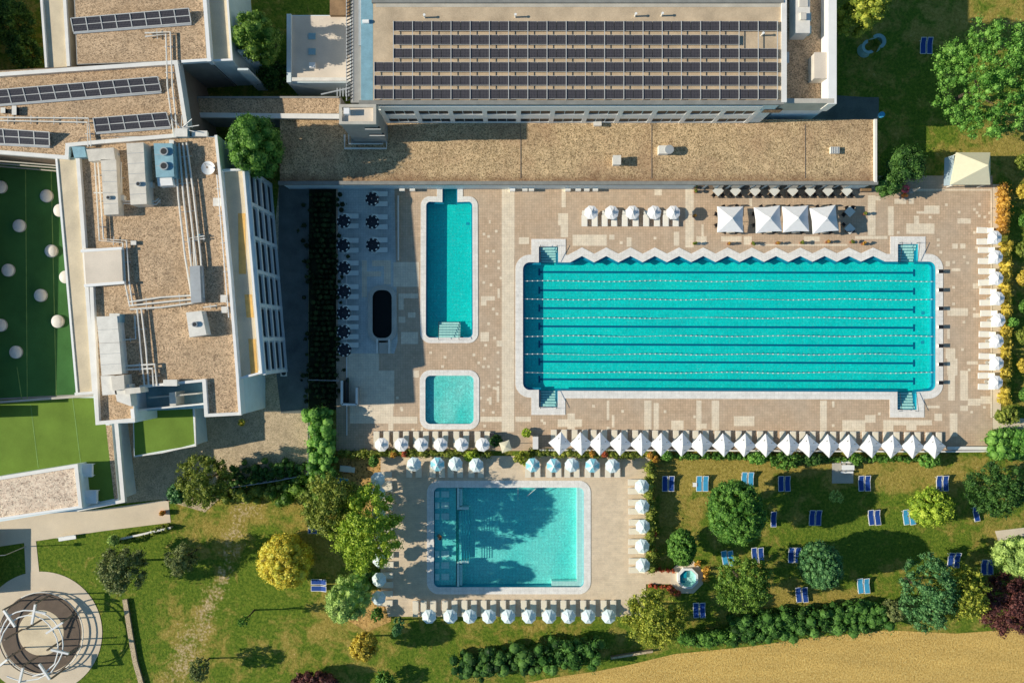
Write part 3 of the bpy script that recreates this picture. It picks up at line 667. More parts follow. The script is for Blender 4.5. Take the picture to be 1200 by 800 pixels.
# A: five white round ones above the lap pool
pw = make_oct('x', [M['umb_white']], r=.86, z0=2.05, z1=2.42)
for k, x in enumerate([693, 717, 741.4, 767, 789.3]):
    place(pw, k, x, 248.8, 2.2, rz(), f'{ORD[k]} from left of five white parasols in a row above the lap pool', 'white parasols above the lap pool')
for k, x in enumerate([685, 697, 708.7, 719.8, 732.3, 745, 757.3, 770, 780.3, 792]):
    lounger('white', x, 256, PI + 0 * rz() if False else 0, f'{["left","right"][k % 2]} cream lounger under the {ORD[k // 2]} from left of the parasols above the lap pool', 'loungers above the lap pool')
# B: right hand column
for k, (x, y) in enumerate([(1166.6, 278), (1168, 301), (1168.6, 326), (1170, 349.6), (1171, 375), (1169, 399.6), (1169, 425.4), (1168, 448)]):
    place(pw, 1, x, y, 2.2, rz(), f'{ORD[k]} from top of the white parasols right of the lap pool', 'white parasols right of the lap pool')
    for s, nm in ((-1, 'upper'), (1, 'lower')):
        lounger('white', x - 12.5, y - 1.5 + s * 6.6, -PI / 2 + random.uniform(-.04, .04), f'{nm} cream lounger under the {ORD[k]} white parasol from top, right of lap pool', 'loungers right of the lap pool')
    if k:
        q = W(x - 11, y - 1); t = thing('side_table', f'small table between the loungers of the {ORD[k]} parasol from top at the right', 'side table', (q.x, q.y, 0), group='small tables right of the lap pool')
        m = MB(); m.disc(0, 0, .45, .2, 12, z0=.41); m.build('table_top', M['white'], t); m = MB(); m.tube([(0, 0, 0), (0, 0, .41)], .03); m.build('leg', M['white'], t)
# C: six white round ones below the small pools
CX = [447, 470, 493.4, 516, 540.6, 565.4]
for k, x in enumerate(CX):
    place(pw, 1, x, 521, 2.2, rz(), f'{ORD[k]} from left of six white round parasols below the paddling pool', 'white round parasols below the paddling pool')
    for s, nm in ((-1, 'left'), (1, 'right')):
        lounger('cream', x + s * 5.8, 514.5, PI, f'{nm} cream lounger at the {ORD[k]} white round parasol below the paddling pool', 'loungers below the paddling pool')
# D: the long row of diamond parasols
DX = [656.6, 681, 703.4, 727.6, 752, 775.4, 799.7, 822.7, 848.6, 873.4, 898.4, 925, 948, 972, 995.5, 1021.6, 1046.4, 1071, 1096]
pd = make_sq('x', .99, 2.1, 2.66, M['umb_white'])
for k, x in enumerate(DX):
    place(pd, k, x, 519.8 + 4 * k / 18, 2.35, PI / 4 + random.uniform(-.12, .12), f'{ORD[k]} from left in the long row of white diamond parasols', 'white diamond parasols below the lap pool')
    for s, nm in ((-1, 'left'), (1, 'right')):
        lounger('cream', x - 1.5 + s * 6, 512.5 + 3 * k / 18, PI, f'{nm} lounger behind the {ORD[k]} white diamond parasol from the left', 'loungers behind the diamond parasols')
# E-H: pale blue parasols round the leisure pool
pb = make_oct('x', [M['umb_blue'], M['umb_blue2']], r=.88, z0=2.02, z1=2.62, alt=False)
used = 0
pb2 = make_oct('x', [M['umb_blue'], M['umb_blue2']], r=.88, z0=2.02, z1=2.6, alt=True); used2 = 0
for k, (x, y) in enumerate([(485, 544), (512.4, 544), (533.6, 543.6), (558, 545), (624.4, 545), (649, 545.5), (670.4, 545), (694.4, 545.5), (718, 546)]):
    if k in (1, 4, 5, 7): place(pb2, used2, x, y, 2.2, rz(), f'{ORD[k]} from left of the pale blue parasols above the leisure pool', 'blue parasols above the leisure pool'); used2 = 1
    else: place(pb, used, x, y, 2.2, rz(), f'{ORD[k]} from left of the pale blue parasols above the leisure pool', 'blue parasols above the leisure pool'); used = 1
    for s, nm in ((-1, 'left'), (1, 'right')):
        lounger('cream', x + s * 5.5, 550, 0, f'{nm} lounger under the {ORD[k]} parasol from left above the leisure pool', 'loungers above the leisure pool')
for k, (x, y) in enumerate([(442.4, 561.6), (443, 578), (443.5, 600), (443.5, 617), (443.5, 634), (444.5, 656), (444, 679.4), (443.4, 701)]):
    place(pb, 1, x, y, 2.2, rz(), f'{ORD[k]} from top of the blue parasols left of the leisure pool', 'blue parasols left of the leisure pool')
    for s, nm in ((-1, 'upper'), (1, 'lower')):
        lounger('cream', x + 7.5, y + s * 5.5, PI / 2, f'{nm} lounger at the {ORD[k]} blue parasol from top, left of leisure pool', 'loungers left of the leisure pool')
GX = [502.6, 527.6, 550.4, 573, 595.6, 620, 643.6, 666.4, 689.6, 713.6]
for k, x in enumerate(GX):
    place(pb, 1, x, 722.6, 2.2, rz(), f'{ORD[k]} from left of the pale blue parasols below the leisure pool', 'blue parasols below the leisure pool')
    for s, nm in ((-1, 'left'), (1, 'right')):
        lounger('cream', x - .5 + s * 5.6, 712.5, PI, f'{nm} lounger at the {ORD[k]} parasol from left below the leisure pool', 'loungers below the leisure pool')
lounger('cream', 487, 713, PI, 'single cream lounger left of the parasol row below the leisure pool', 'loungers below the leisure pool')
for k, (x, y) in enumerate([(752.6, 570), (753, 593.6), (753.6, 617), (753, 640), (753.6, 662.4)]):
    place(pb, 1, x, y, 2.2, rz(), f'{ORD[k]} from top of the pale blue parasols right of the leisure pool', 'blue parasols right of the leisure pool')
    for s, nm in ((-1, 'upper'), (1, 'lower')):
        lounger('cream', x - 7.5, y + s * 5.2, -PI / 2, f'{nm} lounger at the {ORD[k]} parasol from top, right of the leisure pool', 'loungers right of the leisure pool')
# I: navy parasols in the shade
pn = make_oct('x', [M['umb_navy'], M['lounger_g']], r=.86, z0=2.05, z1=2.4, scal=True); un = 0
for nm2, x, ys in (('outer', 402.5, [259, 287.5, 314, 341.6, 366.6, 388.6, 410]), ('inner', 436.5, [233, 260, 287])):
    for k, y in enumerate(ys):
        place(pn, un, x + rz() * 4, y, 2.2, rz(), f'{ORD[k]} navy scalloped parasol from the top in the {nm2} shaded column', 'navy parasols on the shaded terrace'); un = 1
        for s, n3 in ((-1, 'upper'), (1, 'lower')):
            if nm2 == 'outer' and k == 6 and s == 1: continue
            lounger('grey', x + 9, y + s * 5.8, PI / 2, f'{n3} grey lounger at the {ORD[k]} navy parasol from top of the {nm2} column', 'loungers on the shaded terrace')
# J: four large white ones over the tables
pj = make_sq('x', 1.53, 2.5, 3.3, M['umb_white'], vent=True, marks=False)
for k, (x, y, a) in enumerate([(855.9, 257, 0), (900, 257, .08), (932.5, 256.5, .04), (966, 257, .13)]):
    place(pj, k, x, y, 2.5, a, f'{ORD[k]} from left of the four large square white parasols over tables', 'large square white parasols')
# chairs and tables
def make_chair(label):
    t = thing('chair', label, 'chair')
    m = MB(); m.box(-.22, -.22, .43, .22, .22, .47); m.build('seat', M['black'], t)
    m = MB(); m.box(-.22, -.24, .47, .22, -.2, .85); m.build('backrest', M['black'], t)
    for sx in (-.2, .2):
        for sy in (-.2, .2): m = MB(); m.box(sx - .015, sy - .015, 0, sx + .015, sy + .015, .43); m.build('leg', M['black'], t)
    return t
def make_table(label, mat):
    t = thing('table', label, 'table')
    m = MB(); m.box(-.48, -.48, .71, .48, .48, .75); m.build('table_top', mat, t)
    m = MB(); m.tube([(0, 0, 0), (0, 0, .71)], .04); m.box(-.25, -.25, 0, .25, .25, .03); m.build('pedestal', M['black'], t); return t
ch = make_chair('x'); uc = 0; tb = make_table('x', M['tabletop']); ut = 0
TX = [841.6, 862, 885, 907.6, 929, 949.6, 970.4, 992.6]
for k, x in enumerate(TX):
    place(tb, ut, x, 223.6, .75, PI / 4, f'{ORD[k]} from left of the grey square tables along the building wall', 'grey tables along the wall'); ut = 1
    for j, (dx, dy, nm) in enumerate(((-5.2, -5, 'upper left'), (5.2, -5, 'upper right'), (-5.2, 5, 'lower left'), (5.2, 5, 'lower right'))):
        place(ch, uc, x + dx, 223.8 + dy, .45, math.atan2(-dy, dx) + PI / 2 + 0, f'{nm} black chair at the {ORD[k]} grey table from left along the wall', 'black chairs along the wall'); uc = 1
for k, x in enumerate([856, 900, 932.5, 966, 996]):
    for j, yy in enumerate((246, 270)):
        place(tb, 1, x, yy + (2 if j == 0 else -2), .75, PI / 4 if k == 4 else 0, f'{["upper", "lower"][j]} table {"right of the last" if k == 4 else "under the " + ORD[k]} large square white parasol', 'tables under the large parasols')
    for j, (dx, dy, nm) in enumerate(((-8, -14.5, 'top left'), (7, -14.5, 'top right'), (-16.5, -6, 'upper left side'), (-16.5, 7, 'lower left side'), (-7, 14.5, 'bottom left'), (7, 14.5, 'bottom right'), (1, 14, 'bottom middle'))):
        if k == 4: dx *= .45; dy *= .9
        if k in (2, 3) and 'side' in nm: continue
        place(ch, 1, x + dx, 257 + dy, .45, math.atan2(-dy, dx) + PI / 2, f'{nm} black chair {"right of the last" if k == 4 else "around the " + ORD[k]} large square white parasol', 'black chairs around the large parasols')
# a few guests
# N: blue loungers on the lawn
pairs = [(783, 566.4, 0, 'blue', 'in the far left of the top lawn row'), (823, 566.4, 0, 'sky', 'pale, beside a small white table on the dry lawn'), (876, 562, 0, 'sky', 'half under the top edge of the biggest round tree'),
         (919, 566.4, .05, 'blue', 'in shade right of the biggest round tree'), (955.4, 606.4, -.03, 'blue', 'in the middle of the large tree shadow'), (1013, 566, .06, 'blue', 'right of the concrete slab'),
         (1104.4, 566, .06, 'blue', 'above the yellow green round tree'), (1024.6, 606, .14, 'blue', 'at the right end of the large tree shadow'), (1065.4, 605.6, .15, 'sky', 'touching the yellow green round tree'),
         (1012, 686, .12, 'sky', 'in the sun above the laurel hedge'), (1118, 656, -.1, 'blue', 'in deep shade beside the yellow green tree at right'), (1157, 664, 0, 'blue', 'in deep shade above the purple tree'),
         (819.4, 714.4, .06, 'blue', 'below the octagonal spa'), (939.6, 696.4, .13, 'blue', 'below the blue green round tree'), (888, 650, .12, 'blue', 'at the top right of the loose light tree'), (931, 650, -.02, 'blue', 'at the left of the blue green round tree'),
         (853, 653.6, .2, 'sky', 'at the top left of the loose light tree'), (1085.6, 54, 0, 'blue', 'in the dark lawn left of the great tree')]
for x, y, a, kd, where in pairs:
    for s, nm in ((-1, 'left'), (1, 'right')):
        c_, s_ = math.cos(a), math.sin(a)
        lounger(kd, x + s * 3.8 * c_, y - s * 3.8 * s_ * 0, PI * 0 + a * 1.0, f'{nm} blue lounger of the pair {where}'.replace('pair pale,', 'pale pair'), 'blue loungers on the lawn')
lounger('blue', 906.5, 608, .02, 'single blue lounger under the right edge of the biggest round tree', 'blue loungers on the lawn')
lounger('blue', 1144, 601.6, .2, 'single blue lounger at the left of the big dark tree', 'blue loungers on the lawn')
for x, y, nm2 in ((370, 618, 'above'), (373.6, 685.4, 'below')):
    for s, nm in ((-1, 'upper'), (1, 'lower')):
        lounger('blue', x, y + s * 3.8, -PI / 2, f'{nm} blue lounger of the pair {nm2} right of the golden conifer', 'blue loungers on the lawn')
lounger('white', 407.5, 549.5, -PI / 2 - .1, 'upper white lounger on the brown grass beside the tall hedge', 'white loungers by the hedge')
lounger('sky', 399.5, 563, -PI / 2 - .05, 'lower blue and white lounger on the brown grass beside the tall hedge', 'white loungers by the hedge')
def side_table(x, y, label):
    q = W(x, y); t = thing('side_table', label, 'side table', tuple(q)); m = MB(); m.box(-.25, -.25, .4, .25, .25, .44); m.build('table_top', M['white'], t)
    for sx in (-.2, .2):
        for sy in (-.2, .2): m = MB(); m.box(sx - .02, sy - .02, 0, sx + .02, sy + .02, .4); m.build('leg', M['white'], t)
side_table(813.5, 567, 'small white table left of the pale blue lawn loungers')
q = W(991, 546.5); t = thing('picnic_table', 'white picnic table with benches on the concrete slab', 'picnic table', tuple(q))
m = MB(); m.box(-.75, -.3, .7, .75, .3, .75); m.build('table_top', M['white'], t)
for s in (-1, 1): m = MB(); m.box(-.75, s * .62 - .12, .4, .75, s * .62 + .12, .44); m.build('bench', M['white'], t)
m = MB()
for sx in (-.6, .6): m.bar((sx, -.6, .38), (sx, .6, .38), .06); m.bar((sx, -.5, 0), (sx, -.2, .7), .06); m.bar((sx, .5, 0), (sx, .2, .7), .06)
m.build('frame', M['dark'], t)

# starting blocks
for k, y in enumerate([318.4, 340, 361.6, 383, 405, 426.6, 448]):
    q = W(1100, y); t = thing('starting_block', f'{ORD[k]} starting block from the top at the right pool end', 'starting block', (q.x, q.y, .05), group='starting blocks of the lap pool')
    m = MB(); m.box(-.1, -.15, 0, .12, .15, .5); m.build('pedestal', M['white'], t)
    m = MB(); m.add([(-.26, -.23, .5), (.26, -.23, .58), (.26, .23, .58), (-.26, .23, .5), (-.26, -.23, .45), (.26, -.23, .53), (.26, .23, .53), (-.26, .23, .45)], [(0, 1, 2, 3), (7, 6, 5, 4), (0, 4, 5, 1), (2, 6, 7, 3), (1, 5, 6, 2), (3, 7, 4, 0)]); m.build('platform', M['black'], t)

# boxes / lockers against the building wall, screens, planters
for k, (x, c_) in enumerate([(472, 'duct'), (484, 'duct'), (600.5, 'white'), (615, 'offwhite'), (622.5, 'offwhite'), (665, 'offwhite'), (677, 'offwhite'), (687, 'offwhite'), (697, 'offwhite')]):
    q = W(x, 222.5); t = thing('storage_box', f'{ORD[k]} from left of the pale storage boxes along the roof edge wall', 'storage box', tuple(q), group='storage boxes along the wall')
    m = MB(); m.box(-.3, -.25, 0, .3, .25, .72); m.build('box', M[c_], t); m = MB(); m.box(-.32, -.27, .72, .32, .27, .77); m.build('lid', M['white' if c_ == 'white' else 'offwhite'], t)

# ------------------------------------------------------------------ foliage
def leaf_mesh(name, mat, lobes, n, size, parent, seed, core=.72, upbias=.25, thick=.2, noise=.15):
    r = np.random.default_rng(seed); L = np.array([[*c, rr] for c, rr in lobes]); 
    wts = L[:, 3] ** 2; wts /= wts.sum(); idx = r.choice(len(L), n, p=wts)
    d = r.normal(size=(n, 3)); d[:, 2] += upbias; d /= np.linalg.norm(d, axis=1)[:, None]
    rad = L[idx, 3] * (1 - thick * r.random(n) ** 1.5 + noise * r.normal(size=n).clip(-1, 2.2) )
    P = L[idx, :3] + d * rad[:, None]
    nrm = d + r.normal(size=(n, 3)) * .55; nrm /= np.linalg.norm(nrm, axis=1)[:, None]
    t = np.cross(nrm, r.normal(size=(n, 3))); t /= np.linalg.norm(t, axis=1)[:, None]; b = np.cross(nrm, t)
    s = size * (.6 + .8 * r.random(n)); s1 = (s * .5)[:, None]; s2 = (s * .32)[:, None]
    V = np.stack([P - t * s1, P + b * s2 - t * s1 * .1, P + t * s1, P - b * s2 - t * s1 * .1], 1).reshape(-1, 3)
    F = np.arange(4 * n).reshape(-1, 4)
    V = V.tolist(); F = F.tolist()
    if core:
        for (c, rr) in lobes:
            o = len(V); m_, k_ = 5, 7; rc = rr * core
            for a in range(m_ + 1):
                for q in range(k_):
                    th = PI * a / m_; ph = 2 * PI * q / k_; f = rc * (1 + .15 * r.random()); V.append([c[0] + f * math.sin(th) * math.cos(ph), c[1] + f * math.sin(th) * math.sin(ph), c[2] + f * math.cos(th)])
            for a in range(m_):
                for q in range(k_): F.append([o + a * k_ + q, o + (a + 1) * k_ + q, o + (a + 1) * k_ + (q + 1) % k_, o + a * k_ + (q + 1) % k_])
    me = bpy.data.meshes.new(name); me.from_pydata(V, [], F); me.materials.append(mat); me.update()
    o = bpy.data.objects.new(name, me); col.objects.link(o)
    if parent: o.parent = parent
    return o
LM = {
 'shade': leaf('leaf_painted_shade', (.02, .045, .012), (.07, .11, .03)),  # near-black leaves, deep shade put into the hedge colour
 'laurel': leaf('leaf_laurel', (.045, .14, .02), (.17, .36, .07)),
 'mid': leaf('leaf_mid', (0.1, 0.22, 0.025), (0.32, 0.48, 0.08)), 'dark': leaf('leaf_dark', (0.035, 0.11, 0.02), (0.15, 0.3, 0.06)),
 'bright': leaf('leaf_bright', (0.11, 0.3, 0.04), (0.34, 0.62, 0.12)), 'lime': leaf('leaf_lime', (0.26, 0.42, 0.03), (0.66, 0.78, 0.1)),
 'yellow': leaf('leaf_yellow', (0.792, 0.626, 0.058), (0.920, 0.920, 0.174)), 'olive': leaf('leaf_olive', (0.16, 0.23, 0.03), (0.46, 0.5, 0.09)),
 'yolive': leaf('leaf_yellow_olive', (0.510, 0.401, 0.051), (0.920, 0.731, 0.116)), 'teal': leaf('leaf_teal', (0.06, 0.19, 0.06), (0.22, 0.44, 0.15)),
 'purple': leaf('leaf_purple', (0.085, 0.031, 0.032), (0.282, 0.104, 0.087)), 'grey': leaf('leaf_greygreen', (0.15, 0.2, 0.06), (0.42, 0.46, 0.17)),
 'green': leaf('leaf_green', (0.07, 0.2, 0.025), (0.25, 0.47, 0.08)), 'orange': leaf('leaf_orange', (0.528, 0.260, 0.043), (0.920, 0.592, 0.102)),
 'red': leaf('leaf_red', (0.415, 0.086, 0.043), (0.848, 0.260, 0.116)), 'ygreen': leaf('leaf_yellow_green', (0.22, 0.3, 0.03), (0.66, 0.66, 0.1)),
 'pale': leaf('leaf_pale', (0.282, 0.434, 0.102), (0.679, 0.870, 0.246))}
def tree(name, label, px, py, rpx, h, mat, shape='round', dens=1.0, lobe=.24, ry=None, size=.21, seed=None, cat='tree', gap=False, base=.25, group=None):
    seed = seed or int(px * 13 + py * 7); r = random.Random(seed)
    zc = h * .62; q = W(px, py, zc); R1 = rpx / K * (1 - zc / H); R2 = (ry or rpx) / K * (1 - zc / H)
    t = thing(name, label, cat, (q.x, q.y, 0), group=group)
    zb = h * base; cz = (h + zb) / 2; hz = (h - zb) / 2
    lobes = []; nl = int(min(300, 60 * dens * (.30 / lobe) ** 1.9))
    for k in range(nl):
        u = r.uniform(-.75, 1); ph = r.uniform(0, 2 * PI)
        if shape == 'cone': u = r.uniform(-1, 1); prof = (1 - (u + 1) / 2) * .85 + .12
        elif shape == 'dome': prof = math.sqrt(max(0, 1 - max(u, -.2) ** 2))
        else: prof = math.sqrt(max(0, 1 - u * u))
        f = prof * (1 - lobe * .8) * (r.uniform(.86, 1.0) if not gap else r.uniform(.62, 1.14)); lr = lobe * r.uniform(.5, 1.15) * (R1 + R2) / 2
        if shape == 'cone': lr *= .75
        if gap: lr *= .85
        lobes.append(((f * R1 * math.cos(ph), f * R2 * math.sin(ph), cz + u * (hz - lr * .8)), lr))
    lobes.append(((0, 0, cz), min(R1, R2, hz) * (.78 if not gap else .5)))
    if shape != 'cone': lobes.append(((0, 0, h - min(R1, hz) * .5), min(R1, R2, hz) * .4))
    n = int(min(20000, 330 * R1 * R2 * PI * dens / (size / .26) ** 2 * .62))
    if shape == 'cone': n = int(n * 1.3)
    leaf_mesh('crown', LM[mat], lobes, n, size, t, seed, core=.72 if not gap else .5, thick=.25 if not gap else .6, noise=.15 if not gap else .28)
    tr = MB(); a = r.uniform(0, 6); rt = max(.05, h * .022)
    tr.tube([(0, 0, -.05), (.03 * math.cos(a), .03 * math.sin(a), h * .3), (0, 0, h * .72)], rt, 7, r2=rt * .4)
    for k in range(4):
        p = a + k * 1.6; tr.tube([(0, 0, h * (.25 + .08 * k)), (R1 * .3 * math.cos(p), R2 * .3 * math.sin(p), h * (.4 + .08 * k)), (R1 * .55 * math.cos(p), R2 * .55 * math.sin(p), h * (.52 + .08 * k))], rt * .5, 5, r2=rt * .15)
    tr.build('trunk', M['bark'], t); return t
def hedge(name, label, path, w, h, mat, size=.2, step=.6, cat='hedge', dens=1.0, z=0, jit=.22, group=None):
    pts = [W(x, y, h * .7) for x, y in path]; r = random.Random(int(path[0][0] * 5 + path[0][1])); o = pts[0]
    lobes = []; wm = w / K; area = 0
    for a, b in zip(pts, pts[1:]):
        d = (b - a); L = Vector((d.x, d.y)).length; n = max(1, int(L / step)); area += L * (wm + 2 * h)
        nrm = Vector((-d.y, d.x)).normalized() if L > 0 else Vector((1, 0))
        rr = min(wm / 2, h / 2, .75) ; across = max(1, int(round(wm / (rr * 1.3)))); up = max(1, int(math.ceil(h / (rr * 1.6))))
        for k in range(n + 1):
            for j in range(across):
                for u in range(up):
                    off = (0 if across == 1 else (j / (across - 1) - .5) * (wm - rr * 1.7)) + r.gauss(0, jit * .5)
                    c_ = a + d * (k / n); zz = rr * .8 + (0 if up == 1 else (h - rr * 1.8) * u / (up - 1)) + r.gauss(0, jit * .35)
                    lobes.append(((c_.x + nrm.x * off - o.x + r.gauss(0, jit * .5), c_.y + nrm.y * off - o.y, zz), rr * r.uniform(.6, 1.2)))
    t = thing(name, label, cat, (o.x, o.y, z), group=group)
    leaf_mesh('foliage', LM[mat], lobes, int(min(26000, area * 95 * dens)), size, t, int(path[0][0] + path[0][1] * 3), thick=.4, noise=.28)
    s = MB(); k = 0
    for a, b in zip(pts, pts[1:]):
        d = b - a; n = max(1, int(d.length / 1.2))
        for i in range(n): p = a + d * ((i + .5) / n) - o; s.tube([(p.x, p.y, -.03), (p.x, p.y, h * .4)], .04, 5)
    s.build('stems', M['bark'], t); return t

TREES = [
 ('tree', 'round mid green tree between the top left building and pale roof terrace', 302, 46, 29, 12, 'mid', 'round', {}),
 ('tree', 'dark green tree growing at the left end of the long gravel roof', 300, 172, 31, 13, 'green', 'round', dict(ry=40, dens=1.2)),
 ('tree', 'very large bright green tree on the top right lawn', 1158, 95, 64, 11, 'bright', 'round', dict(ry=70, lobe=.12, gap=True, dens=1.1)),
 ('tree', 'dark rounded tree at the corner of the gravel roof and terrace', 1062, 193, 25, 5, 'dark', 'round', dict(ry=23, lobe=.4)),
 ('tree', 'small dark tree tucked below the larger one at the terrace corner', 1042, 217, 17, 4, 'dark', 'round', dict(lobe=.4)),
 ('tree', 'yellow topped round tree beside the top right building corner', 1008, 14, 26, 14, 'ygreen', 'round', {}),
 ('tree', 'dark speckled tree next to the circular pergola', 143, 668, 31, 7, 'grey', 'round', dict(gap=True)),
 ('tree', 'small grey green tree standing in a large shadow on the left lawn', 213, 655, 19, 7, 'grey', 'round', dict(gap=True, lobe=.3)),
 ('tree', 'golden yellow clipped conifer on the left lawn', 332, 660, 33, 5.5, 'yellow', 'dome', dict(lobe=.2, dens=1.6, base=.02)),
 ('tree', 'light green bushy tree left of the leisure pool corner', 407, 703, 27, 10.5, 'pale', 'round', dict(base=.12)),
 ('tree', 'big yellow green tree overhanging the left side of the leisure pool deck', 428, 620, 42, 10.5, 'lime', 'round', dict(ry=54, gap=True, lobe=.18, base=.1, dens=1.3)),
 ('tree', 'leafy mid green tree left of the big yellow green one', 388, 592, 36, 9.5, 'olive', 'round', dict(ry=40, gap=True, lobe=.18)),
 ('tree', 'wide olive green tree above the left lawn', 238, 563, 33, 7, 'olive', 'round', dict(gap=True, lobe=.18)),
 ('bush', 'blue green shrub at the end of the service road', 208, 578, 13, 3.5, 'teal', 'round', {}),
 ('tree', 'small olive yellow tree near the bottom of the left lawn', 427, 757, 18, 5.5, 'yolive', 'round', {}),
 ('tree', 'large tree with yellow green lower leaves beside the wheat field', 766, 724, 38, 8, 'ygreen', 'round', dict(ry=37, gap=True, lobe=.19)),
 ('tree', 'small dense green tree above the octagonal spa', 799, 641, 17.5, 5.5, 'green', 'round', dict(ry=23, dens=1.5, lobe=.18)),
 ('tree', 'biggest round dense green tree on the right lawn', 862, 600, 35, 10, 'green', 'round', dict(ry=40, dens=1.6, lobe=.15)),
 ('tree', 'loose light green tree below the biggest round tree', 873, 684, 33, 9, 'mid', 'round', dict(ry=37, gap=True, lobe=.18)),
 ('tree', 'blue green round tree in the middle of the right lawn', 961, 662, 26, 8, 'teal', 'round', dict(ry=29, dens=1.5, lobe=.16)),
 ('tree', 'low yellow green rounded tree on the right lawn', 1091, 594, 28, 4.5, 'lime', 'round', dict(ry=24, lobe=.26)),
 ('tree', 'big dark green tree at the right edge above the path', 1168, 574, 36, 8, 'dark', 'round', dict(ry=33, gap=True, lobe=.19)),
 ('tree', 'tall grey green cedar at the edge of the wheat field', 1088, 694, 32, 9, 'teal', 'round', dict(ry=46, gap=True, lobe=.15)),
 ('tree', 'yellow green tree leaning over the cedar beside the field', 1125, 694, 30, 8.5, 'ygreen', 'round', dict(ry=34, gap=True, lobe=.15)),
 ('tree', 'dark purple leaved tree at the bottom right', 1180, 707, 40, 7, 'purple', 'round', dict(ry=38, gap=True, lobe=.18)),
 ('tree', 'fresh light green tree on the right edge above the purple one', 1192, 652, 30, 6.5, 'pale', 'round', dict(ry=27, lobe=.24)),
 ('tree', 'small conifer at the bottom left corner of the leisure pool deck', 465, 737, 8, 5.5, 'teal', 'cone', dict(size=.2, ry=11)),
 ('sapling', 'young tree casting a long thin shadow on the left lawn', 288, 725, 6, 5.2, 'green', 'round', dict(gap=True, size=.2, base=.55)),
 ('sapling', 'slim young tree at the bottom of the left lawn', 234, 783, 11, 5, 'grey', 'round', dict(gap=True, size=.2, ry=16, base=.3)),
 ('sapling', 'little sapling on the shaded lawn near the concrete slab', 980, 582, 8, 2.6, 'pale', 'round', dict(gap=True, size=.2)),
 ('bush', 'yellow leaved shrub in the shaded bed by the left building', 283, 495, 4.5, 1.4, 'yellow', 'round', dict(size=.18)),
 ('bush', 'purple shrub at the bottom edge of the left lawn', 368, 800, 30, 3, 'purple', 'round', dict(ry=14)),
 ('bush', 'dark green shrub at the bottom edge beside the purple one', 452, 798, 14, 2.5, 'green', 'round', dict(gap=True)),
 ('bush', 'pale pink speckled shrub between the laurel hedge and the cedar', 1045, 716, 15, 2.5, 'grey', 'round', {}),
 ('bush', 'bright green round shrub below the diamond parasols at the far left', 782, 534, 6.5, 1.5, 'bright', 'round', dict(size=.18)),
 ('bush', 'rounded green shrub below the diamond parasols near their right end', 1089, 539, 14, 1.9, 'bright', 'round', dict(ry=9, size=.2)),
 ('bush', 'bushy green shrub below the twelfth diamond parasol', 920, 540, 21, 2.6, 'green', 'round', dict(ry=11, gap=True, size=.22)),
 ('bush', 'light green shrub left of the bushy one under the diamond parasols', 888, 536, 13, 2.0, 'bright', 'round', dict(ry=8, size=.2)),
 ('bush', 'dark green shrub right of the bushy one under the diamond parasols', 952, 538, 15, 2.0, 'dark', 'round', dict(ry=8, size=.2)),
 ('bush', 'small green shrub left of the concrete slab', 1004, 538, 8, 1.5, 'green', 'round', dict(size=.18)),
 ('bush', 'spiky yellow green plant between the two groups of blue parasols', 613, 537, 11, 1.9, 'ygreen', 'round', dict(ry=9, gap=True, size=.28)),
 ('bush', 'green climbing shrub behind the gap between the round parasols', 553, 535, 10, 1.7, 'lime', 'round', dict(ry=7, size=.2)),
 ('bush', 'dark green shrub at the right end of the round parasols', 581, 516, 8, 1.2, 'dark', 'round', dict(size=.2)),
 ('bush', 'yellow green shrub on top of the grey cabinet corner', 617, 507, 6, 1.0, 'lime', 'round', dict(size=.2)),
 ('bush', 'green shrub growing out of the hedge right of the parasol column', 1186, 377.5, 6, 2.6, 'bright', 'round', dict(size=.2)),
 ('bush', 'rounded green shrub at the end of the side path', 1180, 487, 16, 1.8, 'olive', 'round', dict(ry=10)),
 ('bush', 'conical light shrub at the corner of the service road wall', 133, 633, 7, 2, 'pale', 'round', dict(size=.2)),
 ('bush', 'green bush at the bottom left corner of the leisure pool deck', 442, 720, 9, 1.6, 'green', 'round', dict(size=.2, gap=True)),
 ('bush', 'small upright shrub above the left column of blue parasols', 438, 540, 6, 1.8, 'green', 'round', dict(size=.2, ry=8)),
 ('tree', 'dark tree crown in the shade at the top left corner', 14, 25, 30, 4, 'dark', 'round', dict(gap=True)),
 ('tree', 'second dark tree in the shade left of the concrete roof strip', 30, 62, 22, 3.5, 'dark', 'round', dict(gap=True)),
 ('tree', 'dim tree in the shadow below the mid green one', 320, 88, 20, 3.5, 'dark', 'round', dict(gap=True)),
]
for nm, lab, x, y, r_, h_, m_, sh, kw in TREES: tree(nm, lab, x, y, r_, h_, m_, sh, cat='shrub' if nm == 'bush' else 'tree', **kw)
k = 0
for y in range(190, 480, 34):
    tree('bush', f'{ORD[k]} from top of the clumps beyond the shadow at the right edge', 1199 + (k % 3) * 2, y, 10, 1.6, ['olive', 'yolive', 'green'][k % 3], 'round', cat='shrub', group='clumps at the right edge'); k += 1

